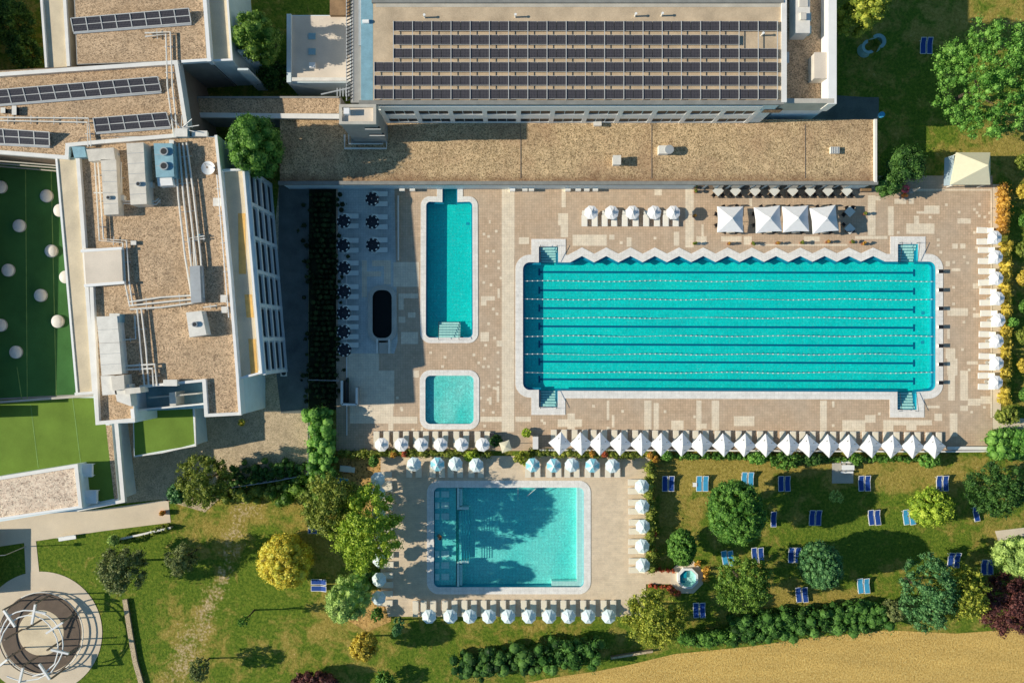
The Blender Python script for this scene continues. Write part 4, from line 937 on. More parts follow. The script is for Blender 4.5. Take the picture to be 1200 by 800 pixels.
HEDGES = [
 ('low dark scrub along the upper side of the yard fence', [(268, 562), (300, 555), (350, 552)], 20, 1.0, 'dark', dict(dens=.7, jit=1.0)),
 ('scrubby bushes below the yard fence and left of the tall hedge', [(262, 584), (300, 577), (335, 572)], 12, 1.2, 'olive', dict(dens=.8, jit=.8)),
 ('loose bushes filling the gap below the tall bright hedge', [(372, 562), (376, 580), (372, 600)], 24, 2.6, 'mid', dict(dens=.9, jit=.8)),
 ('bushes between the light green tree and the deck corner', [(424, 668), (433, 690)], 16, 2.0, 'green', dict(dens=.9, jit=.7)),
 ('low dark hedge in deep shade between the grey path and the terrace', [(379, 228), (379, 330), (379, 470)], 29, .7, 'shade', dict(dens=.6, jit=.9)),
 ('tall bright green hedge separating the gravel path from the pool terrace', [(374, 484), (376, 520), (376, 560)], 24, 2.8, 'bright', dict(jit=.6)),
 ('dark ragged hedge below the fence above the left lawn', [(362, 572), (335, 580), (325, 586)], 22, 2.2, 'mid', dict(jit=.7)),
 ('mixed flowering hedge between the white and blue parasols, left part', [(400, 532), (470, 531), (572, 532)], 8, .95, 'olive', dict(dens=1.3)),
 ('mixed hedge with red flowers below the diamond parasols, middle part', [(624, 531), (680, 532.5), (765, 534)], 8, .95, 'olive', dict(dens=1.3)),
 ('low green hedge below the right half of the diamond parasols', [(775, 535), (860, 535), (960, 538), (1072, 538)], 6, .9, 'green', dict(dens=1.3)),
 ('narrow hedge of orange shrubs right of the leisure pool parasols', [(762, 545), (762, 600), (763, 667)], 9, 1.9, 'olive', dict(dens=1.3)),
 ('clipped hedge with golden tips along the top right terrace edge', [(1178, 219), (1178, 240), (1178, 270)], 10, 1.7, 'orange', dict(dens=1.5)),
 ('golden hedge behind the right hand parasol column', [(1179, 285), (1181, 340), (1181, 400), (1178, 470)], 8, 1.5, 'yolive', dict(dens=1.2)),
 ('big clipped bright green hedge block at the right below the path', [(1165, 521), (1200, 521), (1230, 521)], 37, 1.9, 'bright', dict(dens=1.1)),
 ('long dark laurel hedge along the top of the wheat field', [(858, 742), (900, 737), (950, 730), (1000, 724), (1035, 722)], 34, 2.4, 'laurel', dict(dens=1.1, jit=.5)),
 ('thin hedge joining the yellow green tree to the laurel hedge', [(800, 748), (830, 750), (858, 746)], 18, 2.0, 'green', dict(dens=1.1)),
 ('dense green hedge right half along the bottom of the picture', [(638, 772), (665, 768), (700, 765)], 32, 3.2, 'laurel', dict(dens=1.4, jit=.6)),
 ('dark shrubby hedge left half along the bottom of the picture', [(540, 784), (575, 778), (630, 774)], 28, 2.8, 'dark', dict(dens=.9, jit=.6)),
 ('red leaved low hedge above the narrow deck path to the spa', [(768, 668), (790, 668)], 4, .6, 'red', dict(size=.18)),
 ('red leaved low hedge below the narrow deck path to the spa', [(762, 687), (784, 689), (794, 696)], 5, .6, 'red', dict(size=.18)),
 ('orange hedge curling round the right side of the spa', [(818, 660), (826, 668), (827, 680)], 5, .7, 'orange', dict(size=.18)),
 ('low shrubs beside the wall above the left lawn', [(140, 634), (165, 627), (196, 618)], 7, .8, 'olive', dict(size=.18)),
]
for lab, path, w_, h_, m_, kw in HEDGES: hedge('hedge', lab, path, w_, h_, m_, **kw)
for k, (x, y) in enumerate([(461, 532), (474, 531.5), (694, 532), (708, 532.5), (762, 533.5), (766, 625), (763, 583), (765, 646), (768, 538)]):
    tree('bush', f'{ORD[k]} of the small reddish flowering shrubs set in the terrace hedges', x, y, 4.6, 1.25, 'red' if k % 2 else 'orange', 'round', cat='shrub', size=.16, lobe=.4, group='reddish shrubs in the hedges')

# potted plants beside the zigzag edge
for k, (x, y) in enumerate([(813, 285.6), (853, 286), (881, 285.5), (909.5, 285.3), (938, 284.8), (968, 284), (996.5, 284), (1010, 286), (814.5, 225), (813, 253.5), (1012, 251)]):
    q = W(x, y); t = thing('potted_plant', f'{ORD[k]} from left of the potted plants above the zigzag edge' if k < 8 else ['potted plant beside the wall left of the grey tables', 'potted plant right of the five white parasols', 'potted plant right of the large parasol shadow'][k - 8], 'potted plant', tuple(q), group='potted plants near the lap pool')
    m = MB(); m.tube([(0, 0, 0), (0, 0, .4)], .14, 10, r2=.2); m.build('pot', M['terracotta'], t)
    lobes = [((random.gauss(0, .07), random.gauss(0, .07), .55 + random.random() * .25), .13) for _ in range(5)]
    leaf_mesh('foliage', LM['orange' if k % 2 else 'olive'], lobes, 220, .13, t, 900 + k)
q = W(192, 600); t = thing('potted_plant', 'orange flowering pot at the end of the service road', 'potted plant', tuple(q)); m = MB(); m.tube([(0, 0, 0), (0, 0, .5)], .25, 10, r2=.33); m.build('pot', M['orange'], t); leaf_mesh('foliage', LM['orange'], [((0, 0, .65), .28)], 250, .14, t, 77)

# ------------------------------------------------------------------ buildings
def block(t, o, name, poly, z0, z1, mat, parent=None, side=None):
    mb = MB(); mb.prism([(x - o.x, y - o.y) for x, y in WS(poly, z1)], z0, z1); return mb.build(name, mat, parent or t)
def roofsheet(t, o, name, poly, z, mat, parent=None):
    mb = MB(); mb.sheet([(x - o.x, y - o.y) for x, y in WS(poly, z)], z + .012); return mb.build(name, mat, parent or t)
def parapet(t, o, pts, z, h, w, mat, name='parapet', closed=False, base=None):
    P = [W(x, y, z + h) for x, y in pts]
    if closed: P.append(P[0])
    mb = MB(); g0 = (z if base is None else base)
    for a, b in zip(P, P[1:]):
        d = Vector((b.x - a.x, b.y - a.y)).normalized(); n = Vector((-d.y, d.x)) * w / 2; e = d * w / 2 * .98
        L = (Vector((b.x, b.y)) - Vector((a.x, a.y))).length; k = 0
        mb.prism([(a.x - e.x + n.x, a.y - e.y + n.y), (a.x - e.x - n.x, a.y - e.y - n.y), (b.x + e.x - n.x, b.y + e.y - n.y), (b.x + e.x + n.x, b.y + e.y + n.y)], g0 - .02, z + h + random.uniform(0, .01))
    mb.v = [(x - o.x, y - o.y, zz) for x, y, zz in mb.v]
    return mb.build(name, mat, t)

# --- long low building with the gravel roof
o = Vector((0, 18, 0)); lowb = thing('long_low_building', 'long low building with a gravel roof along the top of the pool terrace', 'building', tuple(o))
LP = [(328, 140), (1026, 140), (1026, 214), (328, 214)]
block(lowb, o, 'wall', LP, -.06, 4.0, M['wallwhite'])
roofsheet(lowb, o, 'gravel_roof', [(328, 140), (1026, 140), (1026, 213), (328, 213)], 4.0, M['gravel_low'])
parapet(lowb, o, [(328, 214.3), (1027, 214.3)], 3.85, .4, .42, M['capgrey'])
parapet(lowb, o, [(1026.3, 141), (1026.3, 212)], 3.9, .42, .3, M['cap'])
mb = MB()
for x in (610, 763.5, 943.5): a, b = W(x, 209, 4.05), W(x, 146, 4.05); mb.bar((a.x - o.x, a.y - o.y, 4.04), (b.x - o.x, b.y - o.y, 4.04), .06, .05)
mb.build('roof_joint', M['wallbrown'], lowb)
mb = MB()
for k, x in enumerate(range(820, 1000, 14)):
    a = W(x, 218, 2); mb.box(a.x - .5, W(0, 214.5, 4).y - o.y - .03, .1, a.x + .5, W(0, 214.5, 4).y - o.y - .0, 2.6)
mb.build('glass_door', M['glass'], lowb)
# roof vents
def vent(x, y, w, d, h, label, kind='box', mat='offwhite'):
    q = W(x, y, 4); t = thing('roof_vent', label, 'roof vent', (q.x, q.y, 4.01)); m = MB(); m.box(-w / 2, -d / 2, 0, w / 2, d / 2, h); m.build('housing', M[mat], t)
    m = MB()
    if kind == 'dome': m.disc(w / 2 + .1, 0, h + .12, d * .55, 14, z0=h - .25)
    elif kind == 'slat':
        for k in range(5): m.box(-w / 2 + k * w / 5, -d / 2 - .02, h, -w / 2 + k * w / 5 + .06, d / 2 + .02, h + .05)
    else: m.box(-w / 2 - .07, -d / 2 - .07, h, w / 2 + .07, d / 2 + .07, h + .08)
    m.build('cap', M['duct_grey' if kind != 'box' else mat], t)
vent(721.5, 190, .8, .95, 1.05, 'white box vent in the middle of the long gravel roof'); vent(776, 177.5, 1.1, .95, .9, 'grey vent with round cowl on the long gravel roof', 'dome')
vent(977, 177, 1.0, .75, .45, 'slatted metal vent at the right of the long gravel roof', 'slat'); vent(699.5, 146, .8, .5, .6, 'small white box against the tall building wall')

# --- tower at the left end of the tall building
o = Vector((-16, 22, 0)); tw = thing('stair_tower', 'square rendered stair tower with an open flat top on the gravel roof', 'building', tuple(o))
TP = [(398, 123), (440, 123), (440, 144.5), (398, 144.5)]
block(tw, o, 'wall', TP, 3.9, 12.6, M['wallgrey']); roofsheet(tw, o, 'roof', TP, 12.6, M['roofpale'])
parapet(tw, o, [(399, 124), (439, 124), (439, 144), (399, 144)], 12.6, .35, .3, M['concrete'], closed=True)
mb = MB(); a = W(404.5, 136, 12.6); b = W(411, 129, 12.6); mb.box(a.x - o.x, a.y - o.y, 12.6, b.x - o.x, b.y - o.y, 13.4); mb.build('roof_hatch', M['white'], tw)
ys = W(0, 144.5, 12.6).y - o.y
for z in (10.4, 7.6):
    mb = MB(); xa = W(424, 0, 12.6).x - o.x; mb.box(xa, ys - .04, z, xa + 1.6, ys + .1, z + .5); f = mb.build('window', M['glass'], tw)
    mb = MB(); mb.box(xa - .06, ys - .09, z - .1, xa + 1.66, ys - .04, z); mb.build('sill', M['white'], f)
o2_ = W(405, 172, 4); t = thing('roof_garden_tray', 'pipe framed planting tray at the foot of the stair tower', 'roof planter', (o2_.x, o2_.y, 4.02))
m = MB(); a = W(404, 174, 4.3) - o2_; b = W(453, 174, 4.3) - o2_; c3_ = W(453, 158, 4.3) - o2_; a4 = W(404, 158, 4.3) - o2_
m.tube([(a4.x, a4.y, .3), (a.x, a.y, .3), (b.x, b.y, .3), (c3_.x, c3_.y, .3)], .12, 6); m.tube([(a4.x + .5, a4.y, .45), (a.x + .5, a.y + .5, .45), (b.x - .4, b.y + .5, .45), (c3_.x - .4, c3_.y, .45)], .09, 6); m.build('pipe_frame', M['offwhite'], t)
m = MB(); m.box(a.x + .7, a.y + .7, 0, b.x - .7, b.y + 1.6, .25); m.build('tray', M['wallgrey'], t)
leaf_mesh('moss', LM['teal'], [((a.x + 1 + k * .35, a.y + 1.1, .28), .16) for k in range(10)], 500, .12, t, 5)

# --- tall building with the solar roof
o = Vector((8, 35, 0)); tall = thing('tall_building', 'tall building with a solar panel roof and white framed front', 'building', tuple(o))
Zt = 11.6
block(tall, o, 'wall', [(423, -120), (915, -120), (915, 121.5), (423, 121.5)], -.06, Zt, M['wallwhite'])
roofsheet(tall, o, 'roof_membrane', [(437, 3), (915, 3), (915, 118), (437, 118)], Zt, M['membrane'])
block(tall, o, 'roof_gully', [(423, -40), (437, -40), (437, 119), (423, 119)], Zt - .01, Zt + .02, M['ahu_blue'])
parapet(tall, o, [(423, 120), (916, 120)], Zt - .1, .3, .45, M['capgrey']); parapet(tall, o, [(919, -60), (919, 117)], Zt - .2, .45, .55, M['cap'])
parapet(tall, o, [(437, 1.5), (917, 1.5)], Zt - .1, .45, .3, M['capgrey']); block(tall, o, 'ridge_strip', [(440, 4), (915, 4), (915, 8.5), (440, 8.5)], Zt, Zt + .06, M['concrete'])
block(tall, o, 'upper_roof', [(437, -110), (917, -110), (917, -1), (437, -1)], Zt, Zt + .2, M['wallbrown'])
# east wing
block(tall, o, 'wing_wall', [(921, -120), (979, -120), (979, 119), (921, 119)], -.06, 9.2, M['wallwhite'])
roofsheet(tall, o, 'wing_gravel', [(921, -60), (977, -60), (977, 116), (921, 116)], 9.2, M['gravel'])
parapet(tall, o, [(975.5, -60), (975.5, 117)], 9.2, 2.1, .9, M['white'], name='wing_parapet', base=8.5); parapet(tall, o, [(922, 118.3), (975, 118.3)], 9.2, 2.1, .5, M['concrete'], name='wing_parapet', base=8.5)
mb = MB(); x0 = W(443, 0, Zt).x - o.x; x1 = W(896, 0, 11.4).x - o.x; yf = W(0, 121.5, Zt).y - o.y
# framed front: posts, beams and dark glazing behind
mb.box(x0, yf - .28, 2, x1, yf - .06, 0 + 10.9); 
mb.v = []; mb.f = []; mb.m = []
F = MB(); N = 11; dx = (x1 - x0) / N
for z0, z1, dd in ((9.25, 10.9, .14), (6.0, 7.75, .12), (4.05, 4.6, .1)): F.box(x0, yf - dd, z0, x1, yf - .03, z1)
for k in range(N + 1): x = x0 + k * dx; F.box(x - .26, yf - .13, 4.1, x + .26, yf - .02, 9.5)
F.build('front_frame', M['white'], tall)
for k in range(N):
    xa = x0 + k * dx + .28; xb = xa + dx - .56
    for z0, z1 in ((7.78, 9.22), (4.65, 5.98)):
        w_ = MB(); w_.box(xa, yf - .045, z0, xb, yf - .005, z1); f = w_.build('window', M['darkglass'], tall)
        w_ = MB()
        for j in (1, 2): w_.box(xa + (xb - xa) * j / 3 - .03, yf - .09, z0, xa + (xb - xa) * j / 3 + .03, yf - .052, z1)
        w_.build('mullion', M['wallwhite'], f)
mb = MB(); mb.box(x1 + .6, yf - .05, 8.2, x1 + 2.6, yf + .05, 9.4); mb.build('window', M['glass'], tall)
# ladder-like cable tray along the west edge and shaft
block(tall, o, 'west_shaft', [(411, -60), (423, -60), (423, 120.5), (411, 120.5)], -.06, Zt - .5, M['wallgrey'])
q = W(409, 119, 11); t = thing('cable_tray', 'ladder shaped cable tray running up the left edge of the tall building', 'cable tray', (q.x, q.y, 11.0))
m = MB(); L = W(409, -20, 11).y - q.y
for s in (-.35, .35): m.bar((s + .1, 0, .1), (s + .1, L, .1), .08)
m.build('rail', M['steel'], t); m = MB()
for k in range(34): m.bar((-.25, k * L / 34, .1), (.45, k * L / 34 + .35, .1), .09)
m.build('rung', M['dark'], t)
q = W(429, 26, 11.6); t = thing('roof_duct', 'grey framed shaft with a white cowl on the tall building roof', 'roof duct', (q.x, q.y, 11.1))
m = MB(); m.box(-.85, -2.4, 0, .85, 5, .25); m.build('curb', M['duct_grey'], t); m = MB(); m.box(-.45, -1.9, .25, .45, 4.6, .28); m.build('opening', M['dark'], t)
m = MB(); m.tube([(-.35, 0, .6), (.35, 0, .65)], .22, 10); m.build('cowl', M['white'], t)
q = W(431, -5, 11.6)
# AC plant on the wing
q = W(940, 20, 10.8); t = thing('air_handling_unit', 'stacked pale air handling unit on the right wing roof', 'air handling unit', (q.x, q.y, 9.22))
m = MB(); m.box(-.85, -1.9, 0, .7, 3.6, 2.0); m.build('casing', M['offwhite'], t); m = MB(); m.box(.75, -1.5, 0, 1.25, -.7, .9); m.box(.75, -.2, 0, 1.2, .7, 1.0); m.build('side_box', M['ahu_blue'], t)
m = MB(); m.box(-.4, -.55, 2.0, .2, .2, 2.3); m.box(-.5, .9, 2.0, .45, 2.3, 2.12); m.build('hatch', M['duct'], t)
q = W(962, 80, 10.2); t = thing('roof_box', 'beige flat roofed box on the right wing roof', 'roof box', (q.x, q.y, 9.22)); m = MB(); m.box(-1.0, -1.35, 0, 1.0, 1.35, 1.8); m.build('box', M['duct'], t); m = MB(); m.box(-1.06, -1.41, 1.8, 1.06, 1.41, 1.88); m.build('lid', M['roofpale'], t)
q = W(924.5, 65, 11); t = thing('roof_box', 'small white cabinet on the wall top of the right wing', 'roof box', (q.x, q.y, 9.22)); m = MB(); m.box(-.2, -.55, 0, .2, .55, 1.1); m.build('cabinet', M['white'], t); m = MB(); m.box(-.24, -.59, 1.1, .24, .59, 1.16); m.build('lid', M['offwhite'], t)
# solar rows on the tall roof
rows = [(30.6, 461, 911), (46.7, 461, 866), (62.6, 461, 911), (78.5, 438.6, 911), (94.5, 438.6, 911), (110.3, 438.6, 911)]
pm = None
zS = Zt + .35; sx = (H - zS) / H / K; pwid = 11.24 * sx
for k, (y, xa, xb) in enumerate(rows):
    q = W(xa, y, zS); t = thing('solar_panel_row', f'{ORD[k]} row of dark solar panels from the top on the tall building', 'solar panels', (q.x, q.y, zS), group='solar panel rows on the tall building')
    n = int(round((xb - xa) / 11.24))
    if pm is None:
        m = MB(); m.box(.02, -.47, -.02, pwid - .03, .47, .02); m0 = m.build('panel', M['solar'], t); pm = m0.data
        for j in range(1, n): p = m0.copy(); col.objects.link(p); p.parent = t; p.location = (j * pwid + (.02 if j % 2 else 0), 0, 0)
    else:
        for j in range(n): p = m0.copy(); col.objects.link(p); p.parent = t; p.location = (j * pwid, 0, 0)
    m = MB(); m.bar((0, -.5, -.03), (n * pwid, -.5, -.03), .04); m.bar((0, .5, -.03), (n * pwid, .5, -.03), .04); m.build('rail', M['steel'], t)
for k in range(22):
    x = 438.6 + 22.49 * k; top = 73 if k == 0 else 25; q = W(x, top, zS); b = W(x, 116.5, zS)
    m = MB(); m.bar((0, 0, .07), (b.x - q.x, b.y - q.y, .07), .075, .05); m.bar((0, 0, .0), (0, 0, -.33), .06); m.bar((b.x - q.x, b.y - q.y, 0), (b.x - q.x, b.y - q.y, -.33), .06)
    tag(m.build('mounting_rail', M['steel'], loc=(q.x, q.y, zS)), f'{ORD[k]} thin mounting rail from left crossing the solar panel rows', 'mounting rail', 'mounting rails on the solar roof')
for k, (x, y) in enumerate([(498, 21), (604, 20.5), (744, 19.5), (775, 19), (892, 42), (447, 119)]):
    if k == 5: continue
    q = W(x, y, Zt); t = thing('vent_pipe', f'{ORD[k]} from left of the short white vent pipes above the solar panels', 'vent pipe', (q.x, q.y, Zt), group='vent pipes on the solar roof')
    m = MB(); m.tube([(0, 0, 0), (0, 0, .75)], .09, 8); m.build('pipe', M['offwhite'], t); m = MB(); m.tube([(0, 0, .75), (0, 0, .82)], .14, 8); m.build('cap', M['white'], t)

# --- pale roof terrace block and link roof
o = W(370, 60, 0); tb_ = thing('annex_building', 'low annex with a pale flat roof left of the tall building', 'building', (o.x, o.y, 0))
block(tb_, o, 'wall', [(337, 18), (411, 18), (411, 97), (337, 97)], -.06, 5.0, M['wallwhite']); roofsheet(tb_, o, 'roof', [(341, 19), (410, 19), (410, 92), (341, 92)], 5.0, M['roofpale'])
parapet(tb_, o, [(338.5, 19), (338.5, 94)], 5, .35, .5, M['wallwhite']); parapet(tb_, o, [(338, 93), (410, 93)], 5, .3, .4, M['offwhite'])
for x, y in ((366, 43), (366, 61)): m = MB(); a = W(x, y, 5) - o; m.box(a.x - .4, a.y - .35, 5.0, a.x + .4, a.y + .35, 5.15); m.build('skylight', M['ahu_blue'], tb_)
m = MB(); a = W(367, 78, 5) - o; m.box(a.x - .35, a.y - .3, 5.0, a.x + .35, a.y + .3, 5.5); m.build('vent', M['white'], tb_)
m = MB(); a = W(400, 5, 5) - o; m.box(a.x - 1.2, a.y - 1.5, 4.9, a.x + 1, a.y + 1, 5.6); m.build('side_structure', M['wood'], tb_)
m = MB()
for k in range(5): a = W(395 + k * 3.4, 113, 5.2) - o; b = W(395 + k * 3.4, 103, 5.2) - o; m.bar((a.x, a.y, 5.1), (b.x, b.y, 5.1), .12)
a = W(376, 110.5, 5.2) - o; b = W(410, 103, 5.2) - o; m.bar((a.x, a.y, 5.1), (b.x, b.y, 5.1), .14); m.build('steel_stair', M['duct_grey'], tb_)
o = W(310, 125, 0); lk = thing('link_building', 'narrow gravel roofed link between the left building and stair tower', 'building', (o.x, o.y, 0))
block(lk, o, 'wall', [(226, 113), (399, 113), (399, 137), (230, 137)], -.06, 4.6, M['wallgrey']); roofsheet(lk, o, 'gravel_roof', [(232, 115), (398, 115), (398, 133), (233, 133)], 4.6, M['gravel'])
parapet(lk, o, [(233, 134.8), (396, 136.5)], 4.5, .35, .55, M['cap']); parapet(lk, o, [(232, 114), (396, 114)], 4.5, .25, .2, M['wallgrey'])

# --- the left building
ZL = 9.4; o = W(180, 250, 0); lb = thing('left_building', 'angular gravel roofed building full of rooftop plant on the left', 'building', (o.x, o.y, 0))
RA = [(95, 160), (254, 163), (280, 486), (240, 488), (238, 447), (150, 452), (158, 492), (115, 497), (112, 455), (92, 185)]
main = [(92, 160), (256, 160), (268, 305), (281, 450), (281, 486), (240, 488), (237, 447), (156, 455), (158, 495), (112, 497), (108, 440), (92, 280)]
block(lb, o, 'wall', main, -.06, ZL, M['wallwhite']); roofsheet(lb, o, 'gravel_roof', offset([(x, y) for x, y in main], -1.0), ZL, M['gravel'])
parapet(lb, o, [(253, 160), (261, 240), (268.5, 320), (278, 440), (281, 484)], ZL, .5, .3, M['white'], base=ZL - 1)
parapet(lb, o, [(242, 486.5), (281, 484.5)], ZL, .45, .35, M['cap']); parapet(lb, o, [(239, 447), (241.5, 486)], ZL, .45, .4, M['cap']); parapet(lb, o, [(165, 453), (239, 445.5)], ZL, .45, .3, M['cap'])
parapet(lb, o, [(107, 335), (114, 495.5), (156, 492)], ZL, .5, .4, M['cap']); parapet(lb, o, [(155, 481), (156, 492)], ZL, .45, .4, M['white'])
# sunken plant court
block(lb, o, 'plant_court', [(156, 452), (237.5, 446), (240, 478), (158, 482)], -.06, 6.3, M['ahu_blue'])
parapet(lb, o, [(160, 480.5), (240, 473)], 6.3, 2.2, .18, M['cap'], name='screen_wall'); block(lb, o, 'court_pier', [(198, 460), (206, 459), (206, 475), (199, 476)], 6.3, 8.7, M['duct']); parapet(lb, o, [(175, 466), (231, 461)], 6.3, 2.2, .16, M['concrete'], name='court_beam')
# east balcony ledge and framed facade
ZB = 9.0
led = [(262, 200), (286, 198), (307, 436), (281, 444)]
block(lb, o, 'ledge', led, -.06, ZB, M['wallwhite']); roofsheet(lb, o, 'ledge_roof', [(263, 202), (284, 200), (304, 434), (281, 442)], ZB, M['concrete_tan'])
parapet(lb, o, [(261, 199.5), (285, 198.5), (306, 436.5), (281, 443)], ZB, .4, .22, M['white'])
for (xa, ya, xb, yb) in ((279, 250, 287, 321), (286.5, 345, 296, 372), (291, 397, 301, 440)):
    m = MB(); q1, q2, q3, q4 = (W(xa, ya, ZB), W(xa + 8.5, ya, ZB), W(xb + 1.5, yb, ZB), W(xb - 7, yb, ZB)); m.sheet([(p.x - o.x, p.y - o.y) for p in (q1, q2, q3, q4)], ZB + .03); m.build('rust_stain', M['rust'], lb)
pa, pb_ = W(288.5, 199, ZB), W(308.5, 437, ZB); nb = 6; D = (pb_ - pa); D.z = 0; u = D.normalized(); nrm = Vector((-u.y, u.x, 0)); nrm = nrm if nrm.x > 0 else -nrm
Fm = MB()
for k in range(nb + 1):
    p = pa + D * (k / nb) - o; c_ = p + nrm * .12; Fm.prism([tuple((c_ + u * s1 * .2 + nrm * s2 * .14)[:2]) for s1, s2 in ((-1, -1), (1, -1), (1, 1), (-1, 1))], 0, ZB + .1)
for z in (9.02, 6.9, 4.7, 2.5, .45):
    p1 = pa - o + nrm * .12; p2_ = pb_ - o + nrm * .12; Fm.prism([tuple((p1 - nrm * .2)[:2]), tuple((p1 + nrm * .12)[:2]), tuple((p2_ + nrm * .12)[:2]), tuple((p2_ - nrm * .2)[:2])], z - .45, z)
Fm.build('facade_frame', M['white'], lb)
for k in range(nb):
    for z0, z1 in ((7.0, 8.65), (4.8, 6.55), (2.6, 4.35), (.3, 2.15)):
        a = pa + D * ((k + .1) / nb) - o; b = pa + D * ((k + .9) / nb) - o; w_ = MB(); w_.prism([tuple((a - nrm * .1)[:2]), tuple((a + nrm * .03)[:2]), tuple((b + nrm * .03)[:2]), tuple((b - nrm * .1)[:2])], z0, z1); w_.build('window', M['darkglass'], lb)
# upper left wings
wing2 = [(-60, 86), (205, 72), (224, 158), (95, 162), (80, 186), (-60, 176)]
block(lb, o, 'wing_wall', wing2, -.06, ZL + .02, M['wallbrown']); roofsheet(lb, o, 'wing_gravel', offset(wing2, -1), ZL + .02, M['gravel'])
parapet(lb, o, [(-40, 90), (206, 73), (218, 150)], ZL, .5, .42, M['cap'], base=ZL - 1); parapet(lb, o, [(-40, 175), (78, 184.5), (79, 170), (120, 166), (215, 158)], ZL, .5, .42, M['cap'])
wing3 = [(84, -60), (236, -60), (243, 70), (208, 72), (90, 76)]
block(lb, o, 'north_wing_wall', wing3, -.06, ZL + .04, M['wallgrey']); roofsheet(lb, o, 'north_wing_gravel', [(86, -50), (235, -50), (242, 69), (208, 71), (91, 75)], ZL + .04, M['gravel'])
parapet(lb, o, [(236, -50), (245, 70)], ZL, .5, .4, M['white'], base=ZL - .6); parapet(lb, o, [(214, 72), (246, 70)], ZL, .5, .3, M['white'])
wing4 = [(237, -60), (262, -60), (271, 70), (246, 71)]
block(lb, o, 'east_ledge', wing4, -.06, ZB, M['wallwhite']); roofsheet(lb, o, 'east_ledge_roof', wing4, ZB, M['concrete_tan']); parapet(lb, o, [(263, -50), (271.5, 70), (246, 71)], ZB, .4, .22, M['white'])
m = MB()
for k in range(4):
    p = W(273, 10 + k * 22, ZB) - o; m.box(p.x, p.y - .12, 0, p.x + 1.2 , p.y + .12, 7.5)
m.build('fin_wall', M['wallwhite'], lb)
block(lb, o, 'concrete_walkway', [(47, -60), (75, -60), (83, 78), (55, 80)], -.06, ZL - .6, M['concrete_tan']); parapet(lb, o, [(44, -60), (54, 78)], ZL - .6, .3, .25, M['cap']); parapet(lb, o, [(72, -60), (80, 76)], ZL - .6, .3, .35, M['cap'])
block(lb, o, 'concrete_roof_strip', [(67, 186), (91, 184), (111, 458), (91, 461)], -.06, ZL + .2, M['concrete_tan']); parapet(lb, o, [(66, 187), (90, 460)], ZL - .2, .5, .22, M['white']); parapet(lb, o, [(91, 185), (110, 458)], ZL, .5, .4, M['cap'])
parapet(lb, o, [(89, 461.5), (113, 459.5)], ZL, .5, .3, M['cap'])
block(lb, o, 'west_shadow_block', [(-260, 150), (-36, 150), (-42, 478), (-260, 486)], -.06, 9.4, M['wallgrey'])  # unseen block past the left edge, added and sized to shade the turf
block(lb, o, 'west_shadow_strip', [(-260, 479), (-27, 479), (-27, 492), (-260, 492)], -.06, 7.4, M['wallgrey'])  # unseen, added to shade the top of the lower turf
block(lb, o, 'northwest_shadow_block', [(-260, -80), (-78, -80), (-78, 76), (-260, 76)], -.06, 9.2, M['wallgrey'])  # unseen, added to put the top left corner in shadow
block(lb, o, 'southwest_shadow_block', [(-260, 630), (-21, 626), (-21, 700), (-260, 720)], -.06, 2.4, M['wallgrey'])  # unseen, added to cast the shadow over the road's left end
m = MB()
for k, (y1_, y2_) in enumerate(((188.5, 194), (191.5, 197), (194.5, 200.5))):
    a = W(-30, y1_ - 2, 8 - k); b = W(66, y2_, 8 - k); m.bar(Vector(a) - Vector((o.x, o.y, 0)), Vector(b) - Vector((o.x, o.y, 0)), .12, .12)
m.build('louvre', M['concrete'], lb)
# hatch slab
block(lb, o, 'flat_annex', [(98, 291), (142, 291), (144, 332), (101, 335)], ZL, ZL + .8, M['roofpale']); parapet(lb, o, [(100, 334.5), (144, 331)], ZL + .5, .42, .3, M['white']); parapet(lb, o, [(96, 294), (141, 291)], ZL + .5, .42, .3, M['white'])

# turf terraces
o = W(60, 530, 0); tt = thing('turf_terrace', 'walled terraces covered with artificial turf at the left', 'building', (o.x, o.y, 0))
block(tt, o, 'wall', [(-160, 466), (112, 462), (128, 497), (139, 586), (96, 598), (-160, 622)], -.06, 4.5, M['wallwhite'])
roofsheet(tt, o, 'turf', [(-150, 466), (112, 466), (124, 498), (134, 584), (94, 592), (-160, 620)], 4.5, M['turf'])
block(tt, o, 'upper_terrace_wall', [(-160, 186), (70, 190), (92, 464), (-160, 476)], -.06, 5.1, M['wallgrey']); roofsheet(tt, o, 'upper_turf', [(-160, 188), (68, 192), (90, 462), (-160, 474)], 5.1, M['turf_shade'])
parapet(tt, o, [(-60, 474), (0, 471), (90, 464.5), (111, 463)], 5.0, .35, .25, M['concrete']); parapet(tt, o, [(136, 495), (144, 586)], 4.4, .5, .45, M['cap']); parapet(tt, o, [(92, 597), (144, 587)], 4.4, .5, .35, M['cap'])
m = MB(); pts = [(124, 498), (131, 498), (138, 584), (134, 585)]; m.sheet([tuple((W(x, y, 4.55) - o)[:2]) for x, y in pts], 4.56); m.build('gravel_bed', M['gravel'], tt)
for (xa, ya, xb, yb, zz) in ((36, 474, 45, 548, 4.5), (30, 200, 32, 468, 5.1), (60, 200, 66, 464, 5.1), (85, 466, 95, 545, 4.5), (20, 430, 26, 470, 5.1)):
    m = MB(); a = W(xa, ya, zz) - o; b = W(xb, yb, zz) - o; m.bar((a.x, a.y, zz + .012), (b.x, b.y, zz + .012), .09, .03); m.build('turf_seam', M['turfseam'], tt)
block(tt, o, 'garden_terrace', [(150, 478), (226, 474), (230, 521), (213, 525), (157, 535), (156, 495)], -.06, 3.6, M['wallwhite']); roofsheet(tt, o, 'garden_turf', [(150, 479), (225.5, 475), (228, 520), (212, 524), (158, 533.5), (157, 495)], 3.6, M['turf'])
